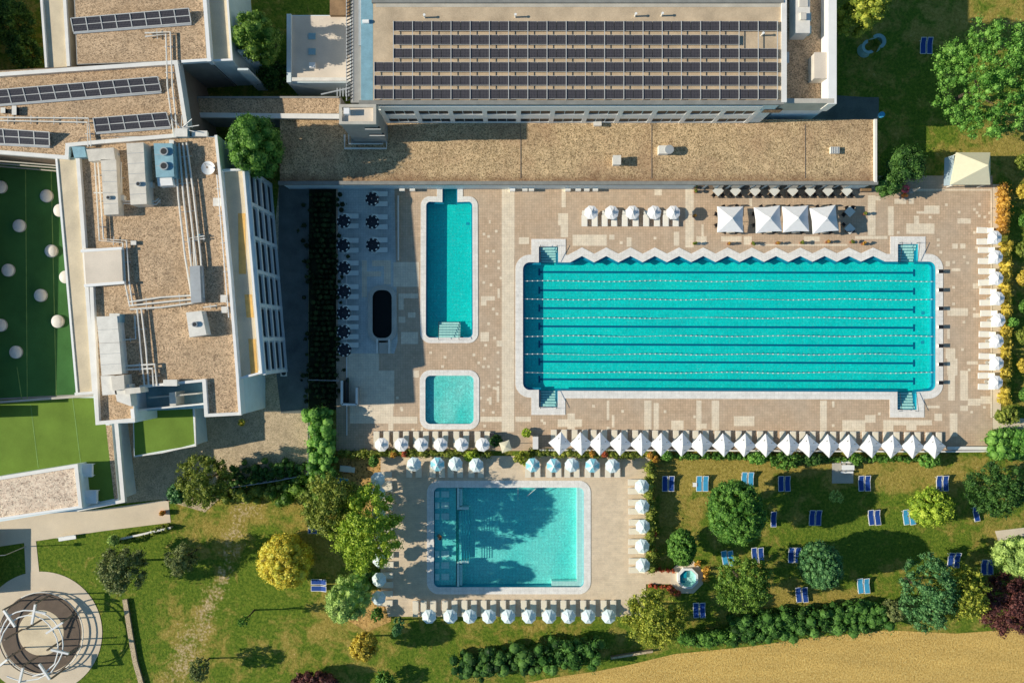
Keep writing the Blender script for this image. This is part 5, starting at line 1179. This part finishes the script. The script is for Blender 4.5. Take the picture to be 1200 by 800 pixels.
parapet(tt, o, [(227.5, 476), (229, 521)], 3.5, .3, .15, M['cap']); parapet(tt, o, [(158, 534.5), (190, 530), (212, 525), (229, 522)], 3.5, .3, .15, M['cap'])
for x, y in ((2, 401 - 25), (18, 450 - 100)): pass
o = W(45, 580, 0); gb = thing('gravel_roofed_hut', 'small pavilion with a pale gravel roof on the turf terrace corner', 'building', (o.x, o.y, 0))
block(gb, o, 'wall', [(-40, 566), (0, 558), (92, 543.5), (97, 595), (0, 611), (-40, 616)], 4.4, 6.3, M['wallwhite']); roofsheet(gb, o, 'gravel_roof', [(-40, 568), (1, 561), (87, 547), (92, 593), (4, 606), (-40, 613)], 6.3, M['gravel_pale'])
parapet(gb, o, [(-40, 566), (0, 560), (89, 545.5), (94, 593)], 6.2, .35, .4, M['cap']); parapet(gb, o, [(-30, 612), (94, 593.5)], 6.2, .35, .22, M['white'])
for k, (x, y) in enumerate([(99.5, 551), (105, 582)]):
    q = W(x, y, 5.4); t = thing('garden_pod', ['upper', 'lower'][k] + ' white square canopy on the turf beside the pale gravel roof', 'canopy', (q.x, q.y, 4.52))
    m = MB(); m.add([(-.8, -.75, .9), (.8, -.75, .9), (.8, .75, .9), (-.8, .75, .9), (0, 0, 1.15)], [(0, 1, 4), (1, 2, 4), (2, 3, 4), (3, 0, 4)]); m.prism([(-.8, -.75), (.8, -.75), (.8, .75), (-.8, .75)], .5, .9, cap=False); m.build('canopy', M['umb_white'], t)
    for sx in (-.7, .7):
        for sy in (-.65, .65): m = MB(); m.box(sx - .03, sy - .03, 0, sx + .03, sy + .03, .5); m.build('leg', M['white'], t)
# round skylights on the turf
for k, (x, y) in enumerate([(0, 219), (54, 229.5), (69.5, 246.5), (22, 264.5), (59.5, 294), (9, 316.5), (47, 346), (67, 376.5), (76.5, 324.5), (0, 381), (18, 412.5)]):
    q = W(x, y, 5.4); t = thing('skylight', ['at the left edge, highest', 'top right', 'half behind the concrete strip, upper', 'left of centre, upper', 'right, second full one from top', 'small dim one near the left edge', 'middle, in the third row', 'lower right, partly sunlit', 'half behind the concrete strip, lower', 'cut by the left picture edge, lower', 'lowest, near the bottom left'][k] + ': round white skylight on the dark turf', 'skylight', (q.x, q.y, 5.12), group='round skylights on the turf')
    m = MB(); m.disc(0, 0, .25, .74, 24, z0=0); m.build('curb', M['duct_grey'], t)
    m = MB(); n = 24; vs = [(0, 0, .52)] + [(rr * math.cos(2 * PI * j / n), rr * math.sin(2 * PI * j / n), zz) for rr, zz in ((.35, .48), (.6, .38), (.72, .25)) for j in range(n)]
    fs = [(0, 1 + j, 1 + (j + 1) % n) for j in range(n)] + [(1 + i * n + j, 1 + (i + 1) * n + j, 1 + (i + 1) * n + (j + 1) % n, 1 + i * n + (j + 1) % n) for i in range(2) for j in range(n)]
    m.add(vs, fs); m.build('dome', M['offwhite'], t, smooth=True)

# solar arrays on the left roofs
def solar_left(label, p0, p1, p2, p3, n, tilt=.7):
    z = ZL + .25; A, B_, C_, D_ = W(*p0, z), W(*p1, z), W(*p2, z), W(*p3, z); q = D_.copy()
    t = thing('solar_panel_array', label, 'solar panels', (q.x, q.y, z)); A.z = B_.z = z + tilt
    # top edge high, bottom edge low; two rows
    for i in range(n):
        for j in range(2):
            f = lambda u, v: (D_ * (1 - u) + C_ * u) * (1 - v) + (A * (1 - u) + B_ * u) * v - q
            u0, u1 = (i + .03) / n, (i + .97) / n; v0, v1 = (j + .03) / 2, (j + .97) / 2
            m = MB(); vs = [f(u0, v0), f(u1, v0), f(u1, v1), f(u0, v1)]; m.add(vs + [p - Vector((0, 0, .05)) for p in vs], [(0, 1, 2, 3), (7, 6, 5, 4), (0, 4, 5, 1), (2, 6, 7, 3), (1, 5, 6, 2), (3, 7, 4, 0)]); m.build('panel', M['solar'], t)
    m = MB(); zz = Vector((0, 0, -.03))
    for i in range(n + 1): u = i / n; m.bar((D_ * (1 - u) + C_ * u) - q + zz * .2, (A * (1 - u) + B_ * u) - q + Vector((0, 0, .03)), .1, .06)
    for v in (0, .5, 1): m.bar(D_ * (1 - v) + A * v - q + zz, C_ * (1 - v) + B_ * v - q + Vector((0, 0, .025)), .09, .06)
    m.build('frame', M['steel'], t); m = MB()
    for i in range(n + 1): u = i / n; p = A * (1 - u) + B_ * u - q; m.bar(p, (p.x, p.y, -.2), .06)
    m.bar(D_ - q + Vector((0, -.12, -.12)), C_ - q + Vector((0, -.12, -.12)), .2, .2); m.build('ballast', M['duct_grey'], t)
solar_left('solar array on the topmost left roof', (87, 24.5), (224, 13), (224, 27), (86, 37.5), 8)
solar_left('long solar array in the middle of the left roofs', (-4, 108), (188, 92.5), (189, 107), (-4, 122.5), 11)
solar_left('short solar array above the big ducts', (113, 140.5), (198, 134), (200, 148.5), (112, 155), 5)
solar_left('solar array cut by the left picture edge', (-10, 152), (62, 157), (58, 171), (-12, 167.5), 4)

# ducts, pipes, units on the left roof
def ductbox(name, label, segs, h, mat, cat, z=ZL, ribs=True, zl=0):
    q = W(*segs[0][0], z + h); t = thing(name, label, cat, (q.x, q.y, z))
    for poly in segs:
        m = MB(); m.prism([tuple((W(x, y, z + h) - q)[:2]) for x, y in poly], zl, h); m.build('duct_section' if len(segs) > 1 else 'casing', M[mat], t)
    if ribs:
        m = MB()
        for poly in segs:
            P = [W(x, y, z + h) - q for x, y in poly]; e = P[3] - P[0]; n = max(1, int(e.length / 1.1))
            for k in range(1, n):
                a = P[0] + e * (k / n); b = P[1] + (P[2] - P[1]) * (k / n); m.bar((a.x, a.y, h + .004), (b.x, b.y, h + .004), .045, .04)
        m.build('seam', M['duct_grey'], t)
    return t
ductbox('roof_duct', 'wide pale elbow shaped duct at the top of the left roof', [[(101, 175), (133, 173), (135, 187), (104, 189)], [(118, 187.2), (136, 187.2), (139, 251), (122, 252)]], 1.3, 'duct', 'roof duct')
ductbox('air_handling_unit', 'long beige air handling unit between the ducts', [[(148, 168), (168, 167), (172, 239), (153, 240)]], 1.9, 'duct', 'air handling unit')
ductbox('air_handling_unit', 'blue grey cooling unit right of the long beige one', [[(180, 168), (202, 168), (204, 207), (183, 208)]], 1.6, 'ahu_blue', 'air handling unit')
ductbox('fan_box', 'white fan box below the blue grey cooling unit', [[(184, 209), (201, 208), (203, 217), (185, 218)]], 1.2, 'white', 'fan box', ribs=False)
ductbox('roof_duct', 'thick segmented duct down the lower left of the roof', [[(113, 371), (137, 370), (140, 401), (116, 402)], [(116, 402.3), (140, 401.3), (143, 438), (119, 440)], [(118, 440.3), (134, 440), (137, 462), (120, 463)], [(134, 456), (151, 450), (154, 476), (137, 470)]], 1.5, 'offwhite', 'roof duct')
ductbox('roof_duct', 'short curved duct beside the sunken plant court', [[(130, 441), (145, 439), (146, 456), (132, 458)], [(146.5, 455), (164, 453.5), (165, 460), (147, 462)]], 1.9, 'duct', 'roof duct')
ductbox('tank', 'slim pale tank between the vertical pipes', [[(222, 312), (234, 311), (236, 354), (224, 355)]], 1.2, 'duct_grey', 'tank')
ductbox('tank', 'pale tank with turquoise end at the bottom of the pipes', [[(218, 366), (236, 364), (242, 392), (222, 395)]], 1.4, 'offwhite', 'tank')
ductbox('fan_box', 'turquoise grey box joined to the duct near the roof top', [[(84, 172), (99, 172), (101, 184), (87, 185)]], .8, 'ahu_blue', 'fan box', ribs=False)
def fan(px, py, z, r, label, mat='duct_grey'):
    q = W(px, py, z); t = thing('roof_fan', label, 'roof fan', (q.x, q.y, z)); m = MB(); m.disc(0, 0, .28, r, 16, z0=0); m.build('housing', M[mat], t)
    m = MB(); m.disc(0, 0, .30, r * .72, 16, z0=.281); m.build('grille', M['dark'], t)
for k, (x, y, z, r, lab) in enumerate([(193, 178, 11.0, .45, 'upper round fan on the blue grey cooling unit'), (193, 195, 11.0, .45, 'lower round fan on the blue grey cooling unit'), (163, 216, 11.3, .25, 'small round fan on the long beige unit'),
    (128, 232, 10.7, .22, 'small round fan near the end of the elbow duct'), (229, 380, 10.8, .3, 'round fan on the pale tank with a turquoise end')]): fan(x, y, z, r, lab)
def smallbox(px, py, w, d, h, mat, label, z=ZL, rz=0):
    q = W(px, py, z); t = thing('roof_box', label, 'roof box', (q.x, q.y, z), rz); m = MB(); m.box(-w / 2, -d / 2, 0, w / 2, d / 2, h); m.build('box', M[mat], t); m = MB(); m.box(-w / 2 - .05, -d / 2 - .05, h, w / 2 + .05, d / 2 + .05, h + .05); m.build('lid', M['offwhite'], t)
for a_ in [(179, 218, .5, .5, .7, 'duct', 'small grey box at the foot of the beige unit'), (145, 233, .6, .5, .6, 'offwhite', 'small white box at the end of the elbow duct'), (138, 189, .5, 1.6, .6, 'duct_grey', 'narrow grey box between elbow duct and beige unit'),
    (141, 373, 1.0, .9, 1.3, 'ahu_blue', 'turquoise grey box right of the segmented duct'), (205, 184, .4, 3.2, .9, 'duct_grey', 'slim grey riser right of the cooling unit'), (263, 350, .5, .7, .35, 'offwhite', 'upper of two small pale boxes near the east parapet'),
    (264, 363, .5, .6, .35, 'offwhite', 'lower of two small pale boxes near the east parapet'), (216, 158, 1.3, .8, .9, 'ahu_blue', 'blue grey box under the aerial rods'), (236, 158, 1.6, .5, .5, 'offwhite', 'low white box right of the aerial rods'),
    (158, 285, .5, .35, .3, 'duct_grey', 'tiny grey box beside the stepping pipes'), (203, 448, 1.4, .6, .8, 'duct', 'beige box at the top edge of the sunken court'), (255, 237, .8, .8, .12, 'concrete', 'flat concrete pad below the white dish'),
    (20, 131, .4, .9, .5, 'dark', 'dark box beside the long solar array'), (7, 131, .4, .5, .5, 'dark', 'dark box at the left picture edge below the long array')]: smallbox(*a_)
def pipes(label, pts, n, gap, r=.09, mat='offwhite', z=ZL + .45):
    q = W(*pts[0], z); t = thing('roof_pipes', label, 'pipes', (q.x, q.y, ZL)); P = [W(x, y, z) - q for x, y in pts]
    for k in range(n):
        off = (k - (n - 1) / 2) * gap; m = MB(); Q = []
        for i, p in enumerate(P):
            d1 = (P[min(i + 1, len(P) - 1)] - P[max(i - 1, 0)]); nn = Vector((-d1.y, d1.x, 0)).normalized()
            if 0 < i < len(P) - 1: nn *= 1.35
            Q.append((p.x + nn.x * off, p.y + nn.y * off, .45))
        m.tube(Q, r, 6); m.build('pipe', M[mat], t)
    m = MB()
    for a, b in zip(P, P[1:]):
        L = (b - a).length; s = max(1, int(L / 2.5)); d = (b - a).normalized(); nn = Vector((-d.y, d.x, 0)) * (gap * n / 2 + .12)
        for i in range(s): c_ = a + (b - a) * ((i + .5) / s); m.bar((c_.x + nn.x, c_.y + nn.y, .32), (c_.x - nn.x, c_.y - nn.y, .32), .07); m.bar((c_.x, c_.y, 0), (c_.x, c_.y, .3), .1)
    m.build('support', M['steel'], t)
pipes('bundle of four pale pipes running down the right side of the left roof', [(212, 168), (218, 230), (226, 300), (232, 350)], 4, .42, .11)
pipes('pair of pipes stepping down the left roof from the big duct', [(113, 190), (119, 281), (146, 283), (149, 331), (154, 359)], 2, .35)
pipes('triple pipe crossing the middle of the left roof', [(152, 358), (190, 354), (230, 350)], 3, .4, .1)
pipes('pair of pipes dropping to the sunken court', [(163, 361), (168, 410), (172, 454)], 2, .45, .1)
pipes('pair of pipes along the upper left roof', [(-5, 139.5), (103, 141), (105, 172)], 2, .35, .08)
pipes('pair of pipes crossing the long solar roof at its right', [(170, 41), (197, 39), (199, 100), (206, 160)], 2, .4, .09)
pipes('pipe frame beside the segmented duct', [(145, 398), (159, 397), (158, 370)], 1, .3, .08)
pipes('looped pipe at the corner of the sunken court', [(146, 431), (180, 429), (182, 452)], 2, .4, .12)
pipes('thin pipes between the beige unit and the elbow duct', [(141, 236), (180, 236.5), (184, 232)], 2, .25, .07, z=ZL + 1.1)
pipes('thin pipes beside the elbow duct', [(110, 226), (142, 226), (142, 190)], 1, .3, .08, 'offwhite')
pipes('single white pipe along the east parapet', [(254, 205), (262, 300), (268, 372)], 1, .3, .06, 'white')
pipes('pair of pipes from the tanks to the riser', [(226, 312), (224, 280), (240, 278)], 2, .3, .07, 'offwhite')
pipes('thin pipe loop in front of the tank', [(238, 360), (254, 358)], 1, .3, .07, 'offwhite')
pipes('thin pipe pair along the right side of the beige unit', [(169, 170), (174, 236)], 2, .3, .09, 'white')
q = W(244, 197, ZL + .5); t = thing('satellite_dish', 'round white dish near the right edge of the left roof', 'dish', (q.x, q.y, ZL)); m = MB(); n = 20
m.add([(0, 0, .3)] + [(rr * math.cos(2 * PI * j / n), rr * math.sin(2 * PI * j / n), zz) for rr, zz in ((.4, .36), (.75, .55)) for j in range(n)], [(0, 1 + j, 1 + (j + 1) % n) for j in range(n)] + [(1 + j, 1 + n + j, 1 + n + (j + 1) % n, 1 + (j + 1) % n) for j in range(n)]); m.build('bowl', M['white'], t, smooth=True)
m = MB(); m.tube([(0, 0, 0), (0, 0, .3)], .08); m.tube([(-.4, .5, .5), (0, 0, .85)], .03); m.disc(0, 0, .9, .12, 8, z0=.8); m.build('feed_arm', M['wallbrown'], t)
q = W(236, 277, ZL); t = thing('roof_valve', 'small pipe valve cluster on the roof below the dish', 'valve', (q.x, q.y, ZL)); m = MB(); m.tube([(-.5, 0, .3), (.3, .2, .3), (.4, -.5, .3)], .06); m.build('pipe', M['duct_grey'], t); m = MB(); m.tube([(0, .1, 0), (0, .1, .6)], .09); m.build('valve_stem', M['ahu_blue'], t)
q = W(215, 152, ZL); t = thing('antenna', 'tangle of thin aerial rods at the roof corner', 'antenna', (q.x, q.y, ZL)); m = MB()
for a, l in ((.6, 1.6), (1.4, 1.3), (2.3, 1.5), (-.3, 1.7), (.1, 2.1)): m.bar((0, 0, .6), (l * math.cos(a), l * math.sin(a), 1.0), .07)
m.build('rods', M['steel'], t); m = MB(); m.tube([(0, 0, 0), (0, 0, .7)], .1); m.build('mast', M['metal'], t)

# ------------------------------------------------------------------ gazebo, pergola, lamps, fences, odds
q = W(1143, 196, 3); t = thing('gazebo_tent', 'cream pyramid roofed gazebo tent at the top right terrace corner', 'gazebo', (q.x, q.y, 0))
s = 2.05; m = MB(); m.add([(-2.6, -1.95, 2.5), (s, -1.95, 2.5), (s, 1.85, 2.5), (-1.9, 1.85, 2.5), (.9, 0, 4.1)], [(0, 1, 4), (1, 2, 4), (2, 3, 4), (3, 0, 4)]); m.build('roof_canopy', M['umb_cream'], t)
m = MB(); m.prism([(-2.6, -1.95), (s, -1.95), (s, 1.85), (-1.9, 1.85)], 2.25, 2.5, cap=False); m.build('valance', M['umb_cream'], t)
m = MB(); m.add([(-2.3, -2.0, 2.3), (-2.1, 1.6, 2.3), (-3.1, 1.3, 2.0), (-3.2, -2.0, 2.0)], [(0, 1, 2, 3)]); m.build('side_awning', cloth('pale_awning', (.5, .62, .68), .2), t)
for sx, sy in ((-1.8, -1.8), (1.9, -1.8), (1.9, 1.7), (-1.8, 1.7)): m = MB(); m.box(sx - .05, sy - .05, 0, sx + .05, sy + .05, 2.4); m.build('post', M['offwhite'], t)
# pergola
c = W(48, 741); disc = lambda r, z, nm, mt: structure(nm, (lambda mm: (mm.disc(c.x, c.y, z, r, 64, z0=z - .02), mm)[1])(MB()), mt)
disc(7.4, -.012, 'round_plaza', M['road']); disc(4.9, .0, 'plaza_decking', M['deckwood']); disc(2.75, .012, 'plaza_centre', M['concrete_tan'])
pg = thing('pergola', 'circular white pergola with slanting fins on the round plaza', 'pergola', (c.x, c.y, 0))
def ring(rr, z, cx, cy, a0, a1, rad, mat, nm, n=40):
    m = MB(); m.tube([(cx + rr * math.cos(math.radians(a0 + (a1 - a0) * k / n)), cy + rr * math.sin(math.radians(a0 + (a1 - a0) * k / n)), z) for k in range(n + 1)], rad, 6); m.build(nm, M[mat], pg)
def pgw(x, y, z): q = W(x, y, z); return (q.x - c.x, q.y - c.y, z)
ring(4.85, .9, .3, 0, 0, 360, .06, 'dark', 'railing', 56); ring(5.0, .35, .3, 0, -150, 120, .07, 'offwhite', 'kerb_ring')
ZP = 3.5
for x, y in ((60, 696.5), (24.4, 703.4), (90, 717.5), (94.7, 756), (78.7, 781), (48, 803), (26, 737), (29, 758), (45, 768), (74, 749), (50, 725), (-6, 735), (3, 778)):
    q = W(x, y); mm = MB(); mm.bar((q.x - c.x, q.y - c.y, 0), (q.x - c.x, q.y - c.y, ZP), .15, .2); mm.build('post', M['wallbrown'], pg)
for p0, p1 in (((41.6, 707.7), (37.5, 730.6)), ((4.7, 714.7), (17.8, 733.8)), ((74, 728.7), (54.4, 741.5)), ((80.6, 765.3), (60, 760.6)), ((58.5, 795.3), (46, 777.5)), ((27, 782), (22.5, 801)), ((-2, 781), (9, 772)), ((54, 718), (42, 716))):
    mm = MB(); mm.bar(pgw(*p0, ZP + .1), pgw(*p1, ZP + .25), .22, .28); mm.build('fin', M['white'], pg)
for arcp in (((-6, 752), (0, 742), (5, 730), (11, 721), (19, 717), (28, 714.7), (41, 715.2), (56, 721), (64, 728), (69, 736), (73, 746), (74, 755), (73, 765), (69, 774), (60, 787), (45, 795), (25, 798), (8, 792)),
             ((-3, 762), (4, 741), (12, 729), (22, 723), (32, 720.5), (41, 721), (50, 725), (57, 731), (62, 738), (66.5, 747.5), (68, 756), (67.5, 765), (64, 777.5), (52, 788), (38, 792))):
    mm = MB(); mm.tube([pgw(x, y, ZP) for x, y in arcp], .08, 6); mm.build('hoop', M['white'], pg)
def wallthing(name, label, cat, pts, h, w, mat, z=0):
    q = W(*pts[0], h); t_ = thing(name, label, cat, (q.x, q.y, z)); P = [W(x, y, h) - q for x, y in pts]; m = MB()
    for a, b in zip(P, P[1:]): m.bar((a.x, a.y, h / 2 - .03), (b.x, b.y, h / 2 - .03), w, h)
    m.build('wall', M[mat], t_); m = MB()
    for a, b in zip(P, P[1:]): m.bar((a.x, a.y, h + .0), (b.x, b.y, h + .0), w + .06, .05)
    m.build('cap', M['cap' if mat not in ('black', 'wallbrown') else ('dark' if mat == 'black' else 'gravel_dark')], t_); return t_
wallthing('garden_wall', 'thin pale wall above the left lawn', 'wall', [(136, 632.5), (165, 626), (200, 618)], .7, .16, 'concrete')
wallthing('garden_wall', 'winding stone edging right of the circular pergola', 'wall', [(146, 702), (152, 740), (158, 775), (166, 803)], .3, .5, 'wallbrown')
wallthing('terrace_wall', 'low dark wall along the terrace below the diamond parasols', 'wall', [(632, 527.2), (800, 527.5), (1100, 529), (1162, 528.5)], .5, .12, 'wallgrey')
wallthing('bench', 'long grey bench at the right end of the diamond parasols', 'bench', [(1110, 525), (1160, 525)], .45, .35, 'wallgrey')
wallthing('cabinet', 'tall grey box standing left of the diamond parasols', 'cabinet', [(627.5, 511.5), (627.5, 526)], 1.5, .6, 'concrete')
wallthing('shower_screen', 'grey L shaped shower wall on the lower left of the terrace', 'screen', [(400.5, 446), (400.5, 473.5), (418, 474), (418, 454)], 1.5, .2, 'wallgrey')
wallthing('shower_screen', 'thin dark rail beside the shower wall', 'screen', [(406.5, 443), (406.5, 472)], 1.0, .08, 'black')
wallthing('glass_rail', 'thin pale rail dividing the shaded terrace', 'railing', [(466.5, 229), (466.7, 305)], .5, .07, 'offwhite')
wallthing('kerb', 'thin pale edge along the left of the shaded terrace', 'kerb', [(406, 312), (406.5, 510)], .12, .08, 'concrete')
wallthing('garden_wall', 'low concrete retaining wall beside the wheat field', 'wall', [(716, 771), (740, 767), (765, 763)], .6, .18, 'wallbrown')
def fence(label, pts, h=1.1):
    q = W(*pts[0], h); t_ = thing('fence', label, 'fence', (q.x, q.y, 0)); P = [W(x, y, h) - q for x, y in pts]; m = MB()
    for a, b in zip(P, P[1:]):
        for z in (.3, h): m.bar((a.x, a.y, z), (b.x, b.y, z), .06)
    m.build('rail', M['metal'], t_)
    for a, b in zip(P, P[1:]):
        n = max(1, int((b - a).length / 2)); 
        for i in range(n + 1): c_ = a + (b - a) * (i / n); m = MB(); m.bar((c_.x, c_.y, 0), (c_.x, c_.y, h), .07); m.build('post', M['metal'], t_)
fence('thin metal fence round the gravel yard above the left lawn', [(361, 487), (361, 556), (320, 564), (272, 571)])
fence('metal fence across the shaded garden strip', [(361, 445), (397, 446)])
def lamp(x, y, label, h=4, armpx=12, name='street_lamp'):
    q = W(x, y); t_ = thing(name, label, 'lamp', tuple(q)); m = MB(); m.tube([(0, 0, 0), (0, 0, h)], .06, 8, r2=.04); m.build('pole', M['metal'], t_)
    m = MB(); m.bar((0, 0, h), (-.9, -.05, h + .1), .06); m.build('arm', M['metal'], t_); m = MB(); m.box(-1.5, -.22, h, -.9, .18, h + .18); m.build('lamp_head', M['white'], t_)
lamp(30, 640, 'pale street lamp beside the path to the circular pergola', 4.0)
q = W(1027.5, 138, 4); t = thing('lamp', 'pole with a pale blue globe at the end of the gravel roof', 'lamp', (q.x, q.y, 0)); m = MB(); m.tube([(0, 0, 0), (0, 0, 5)], .07); m.build('pole', M['metal'], t)
m = MB(); m.tube([(0, 0, 4.9), (0, 0, 5.05), (0, 0, 5.35), (0, 0, 5.5)], .2, 10); m.tube([(0, 0, 5.0), (0, 0, 5.4)], .33, 12); m.build('globe', M['skyblue'], t)
q = W(81, 629); t = thing('bench', 'white bench on the lawn edge beside the service road', 'bench', tuple(q), .15); m = MB(); m.box(-1.05, -.25, .4, 1.05, .25, .47); m.build('seat', M['white'], t)
m = MB(); m.box(-1.05, .22, .47, 1.05, .27, .8); m.build('backrest', M['white'], t)
for s in (-.8, .8): m = MB(); m.box(s - .05, -.2, 0, s + .05, .2, .4); m.build('leg', M['concrete'], t)
# blue play tube
q = W(1018, 57); t = thing('play_tube', 'pale blue curved play tube in the shade right of the tall building', 'play equipment', tuple(q))
for cx, cy, r_, a0 in ((-.6, -.3, .85, 100), (.55, .35, .9, -70)):
    m = MB(); vs = []; n = 14
    for k in range(n + 1):
        a = math.radians(a0 + 210 * k / n)
        vs += [(cx + r_ * math.cos(a), cy + r_ * math.sin(a), .1), (cx + r_ * .55 * math.cos(a), cy + r_ * .55 * math.sin(a), 1.4), (cx + r_ * math.cos(a), cy + r_ * math.sin(a), 1.5)]
    m.add(vs, [(3 * k + i, 3 * k + 3 + i, 3 * k + 4 + i, 3 * k + 1 + i) for k in range(n) for i in range(2)]); m.build('tube_shell', M['tubeblue'], t)
# toys beside the terrace tree, wooden planter corner
q = W(1059.5, 225); t = thing('inflatable_toys', 'pink and orange inflatable toys piled at the foot of the terrace tree', 'toys', tuple(q))
m = MB(); m.tube([(.35 * math.cos(a * .6), .35 * math.sin(a * .6) + .3, .3 + .15 * math.sin(a)) for a in range(11)], .16, 8); m.build('ring', M['pink'], t, smooth=True)
m = MB(); m.tube([(-.3, -.6, .12), (0, -.3, .3), (.3, -.5, .15)], .2, 8); m.build('float', M['orange'], t, smooth=True)
q = W(1067.5, 224); t = thing('parasol', 'closed grey parasol beside the inflatable toys', 'parasol', tuple(q)); m = MB(); m.tube([(0, 0, .8), (0, 0, 1.5), (0, 0, 2.2)], .22, 8, r2=.04); m.build('folded_canopy', M['duct'], t); m = MB(); m.tube([(0, 0, 0), (0, 0, 2.3)], .03); m.build('pole', M['metal'], t); m = MB(); m.disc(0, 0, .1, .3, z0=0); m.build('base', M['concrete'], t)
q = W(1012, 222); t = thing('wooden_trolley', 'tan wooden trolley at the right end of the grey tables', 'trolley', tuple(q)); m = MB(); m.box(-.6, -.35, .5, .6, .35, .8); m.build('tray', M['wood'], t)
for s in (-.45, .45): m = MB(); m.tube([(s, -.36, .2), (s, .36, .2)], .2, 10); m.build('wheel', M['black'], t)
m = MB(); m.bar((.6, 0, .7), (1.1, .1, 1.0), .05); m.build('handle', M['metal'], t)
q = W(576.5, 509); t = thing('bin', 'small dark bin beside the last round parasol', 'bin', tuple(q)); m = MB(); m.box(-.25, -.25, 0, .25, .25, .8); m.build('bin_body', M['duct_grey'], t); m = MB(); m.box(-.27, -.27, .8, .27, .27, .86); m.build('lid', M['dark'], t)
# cantilever parasol between the terraces
place(make_sq('x', .62, 2.5, 2.75, M['umb_cream'], marks=False), 0, 592.5, 523, 2.6, .3, 'small tan square parasol between the two terraces', 'tan parasol')
# drain, manhole, wall items
q = W(332.5, 437); m = MB(); m.box(-.4, -.4, 0, .4, .4, .05); t = thing('manhole', 'square manhole cover on the shaded path', 'manhole', (q.x, q.y, -.025)); m.build('frame', M['offwhite'], t); m = MB(); m.disc(0, 0, .055, .28, 12, z0=.0); m.build('cover', M['dark'], t)

# ------------------------------------------------------------------ light, sky, camera
EL, AZ = math.radians(29), math.radians(2)     # light travels towards +x and slightly +y
sun = bpy.data.lights.new('sun', 'SUN'); sun.energy = 5.0; sun.angle = math.radians(.53); sun.color = (1, .90, .74)
so = bpy.data.objects.new('sun', sun); col.objects.link(so)
dirv = Vector((math.cos(AZ) * math.cos(EL), math.sin(AZ) * math.cos(EL), -math.sin(EL)))
so.rotation_euler = dirv.to_track_quat('-Z', 'Y').to_euler(); so.location = (-60, -5, 60)
w = bpy.data.worlds.new('World'); scene.world = w; w.use_nodes = True; nt = w.node_tree
sky = nt.nodes.new('ShaderNodeTexSky'); sky.sky_type = 'NISHITA'; sky.sun_disc = False; sky.sun_elevation = EL
sky.sun_rotation = math.radians(270 - 1.2); sky.air_density = 1.0; sky.dust_density = .6; sky.ozone_density = 1.2
bg = nt.nodes['Background']; 
mp = nt.nodes.new('ShaderNodeMix'); mp.data_type = 'RGBA'; mp.blend_type = 'MULTIPLY'; mp.inputs[0].default_value = 1; mp.inputs[7].default_value = (.66, 1.0, 1.12, 1)
nt.links.new(sky.outputs[0], mp.inputs[6]); nt.links.new(mp.outputs[2], bg.inputs[0]); bg.inputs[1].default_value = .086
cam = bpy.data.cameras.new('camera'); co = bpy.data.objects.new('camera', cam); col.objects.link(co)
co.location = (0, 0, H); co.rotation_euler = (0, 0, 0)
cam.sensor_fit = 'HORIZONTAL'; cam.sensor_width = 36; cam.lens = 36 * H / (1200 / K); cam.clip_end = 6000; cam.clip_start = .5
scene.camera = co
scene.view_settings.view_transform = 'Standard'; scene.view_settings.look = 'None'; scene.view_settings.exposure = 0
scene.render.engine = 'CYCLES'; scene.cycles.transparent_max_bounces = 16; scene.cycles.max_bounces = 6
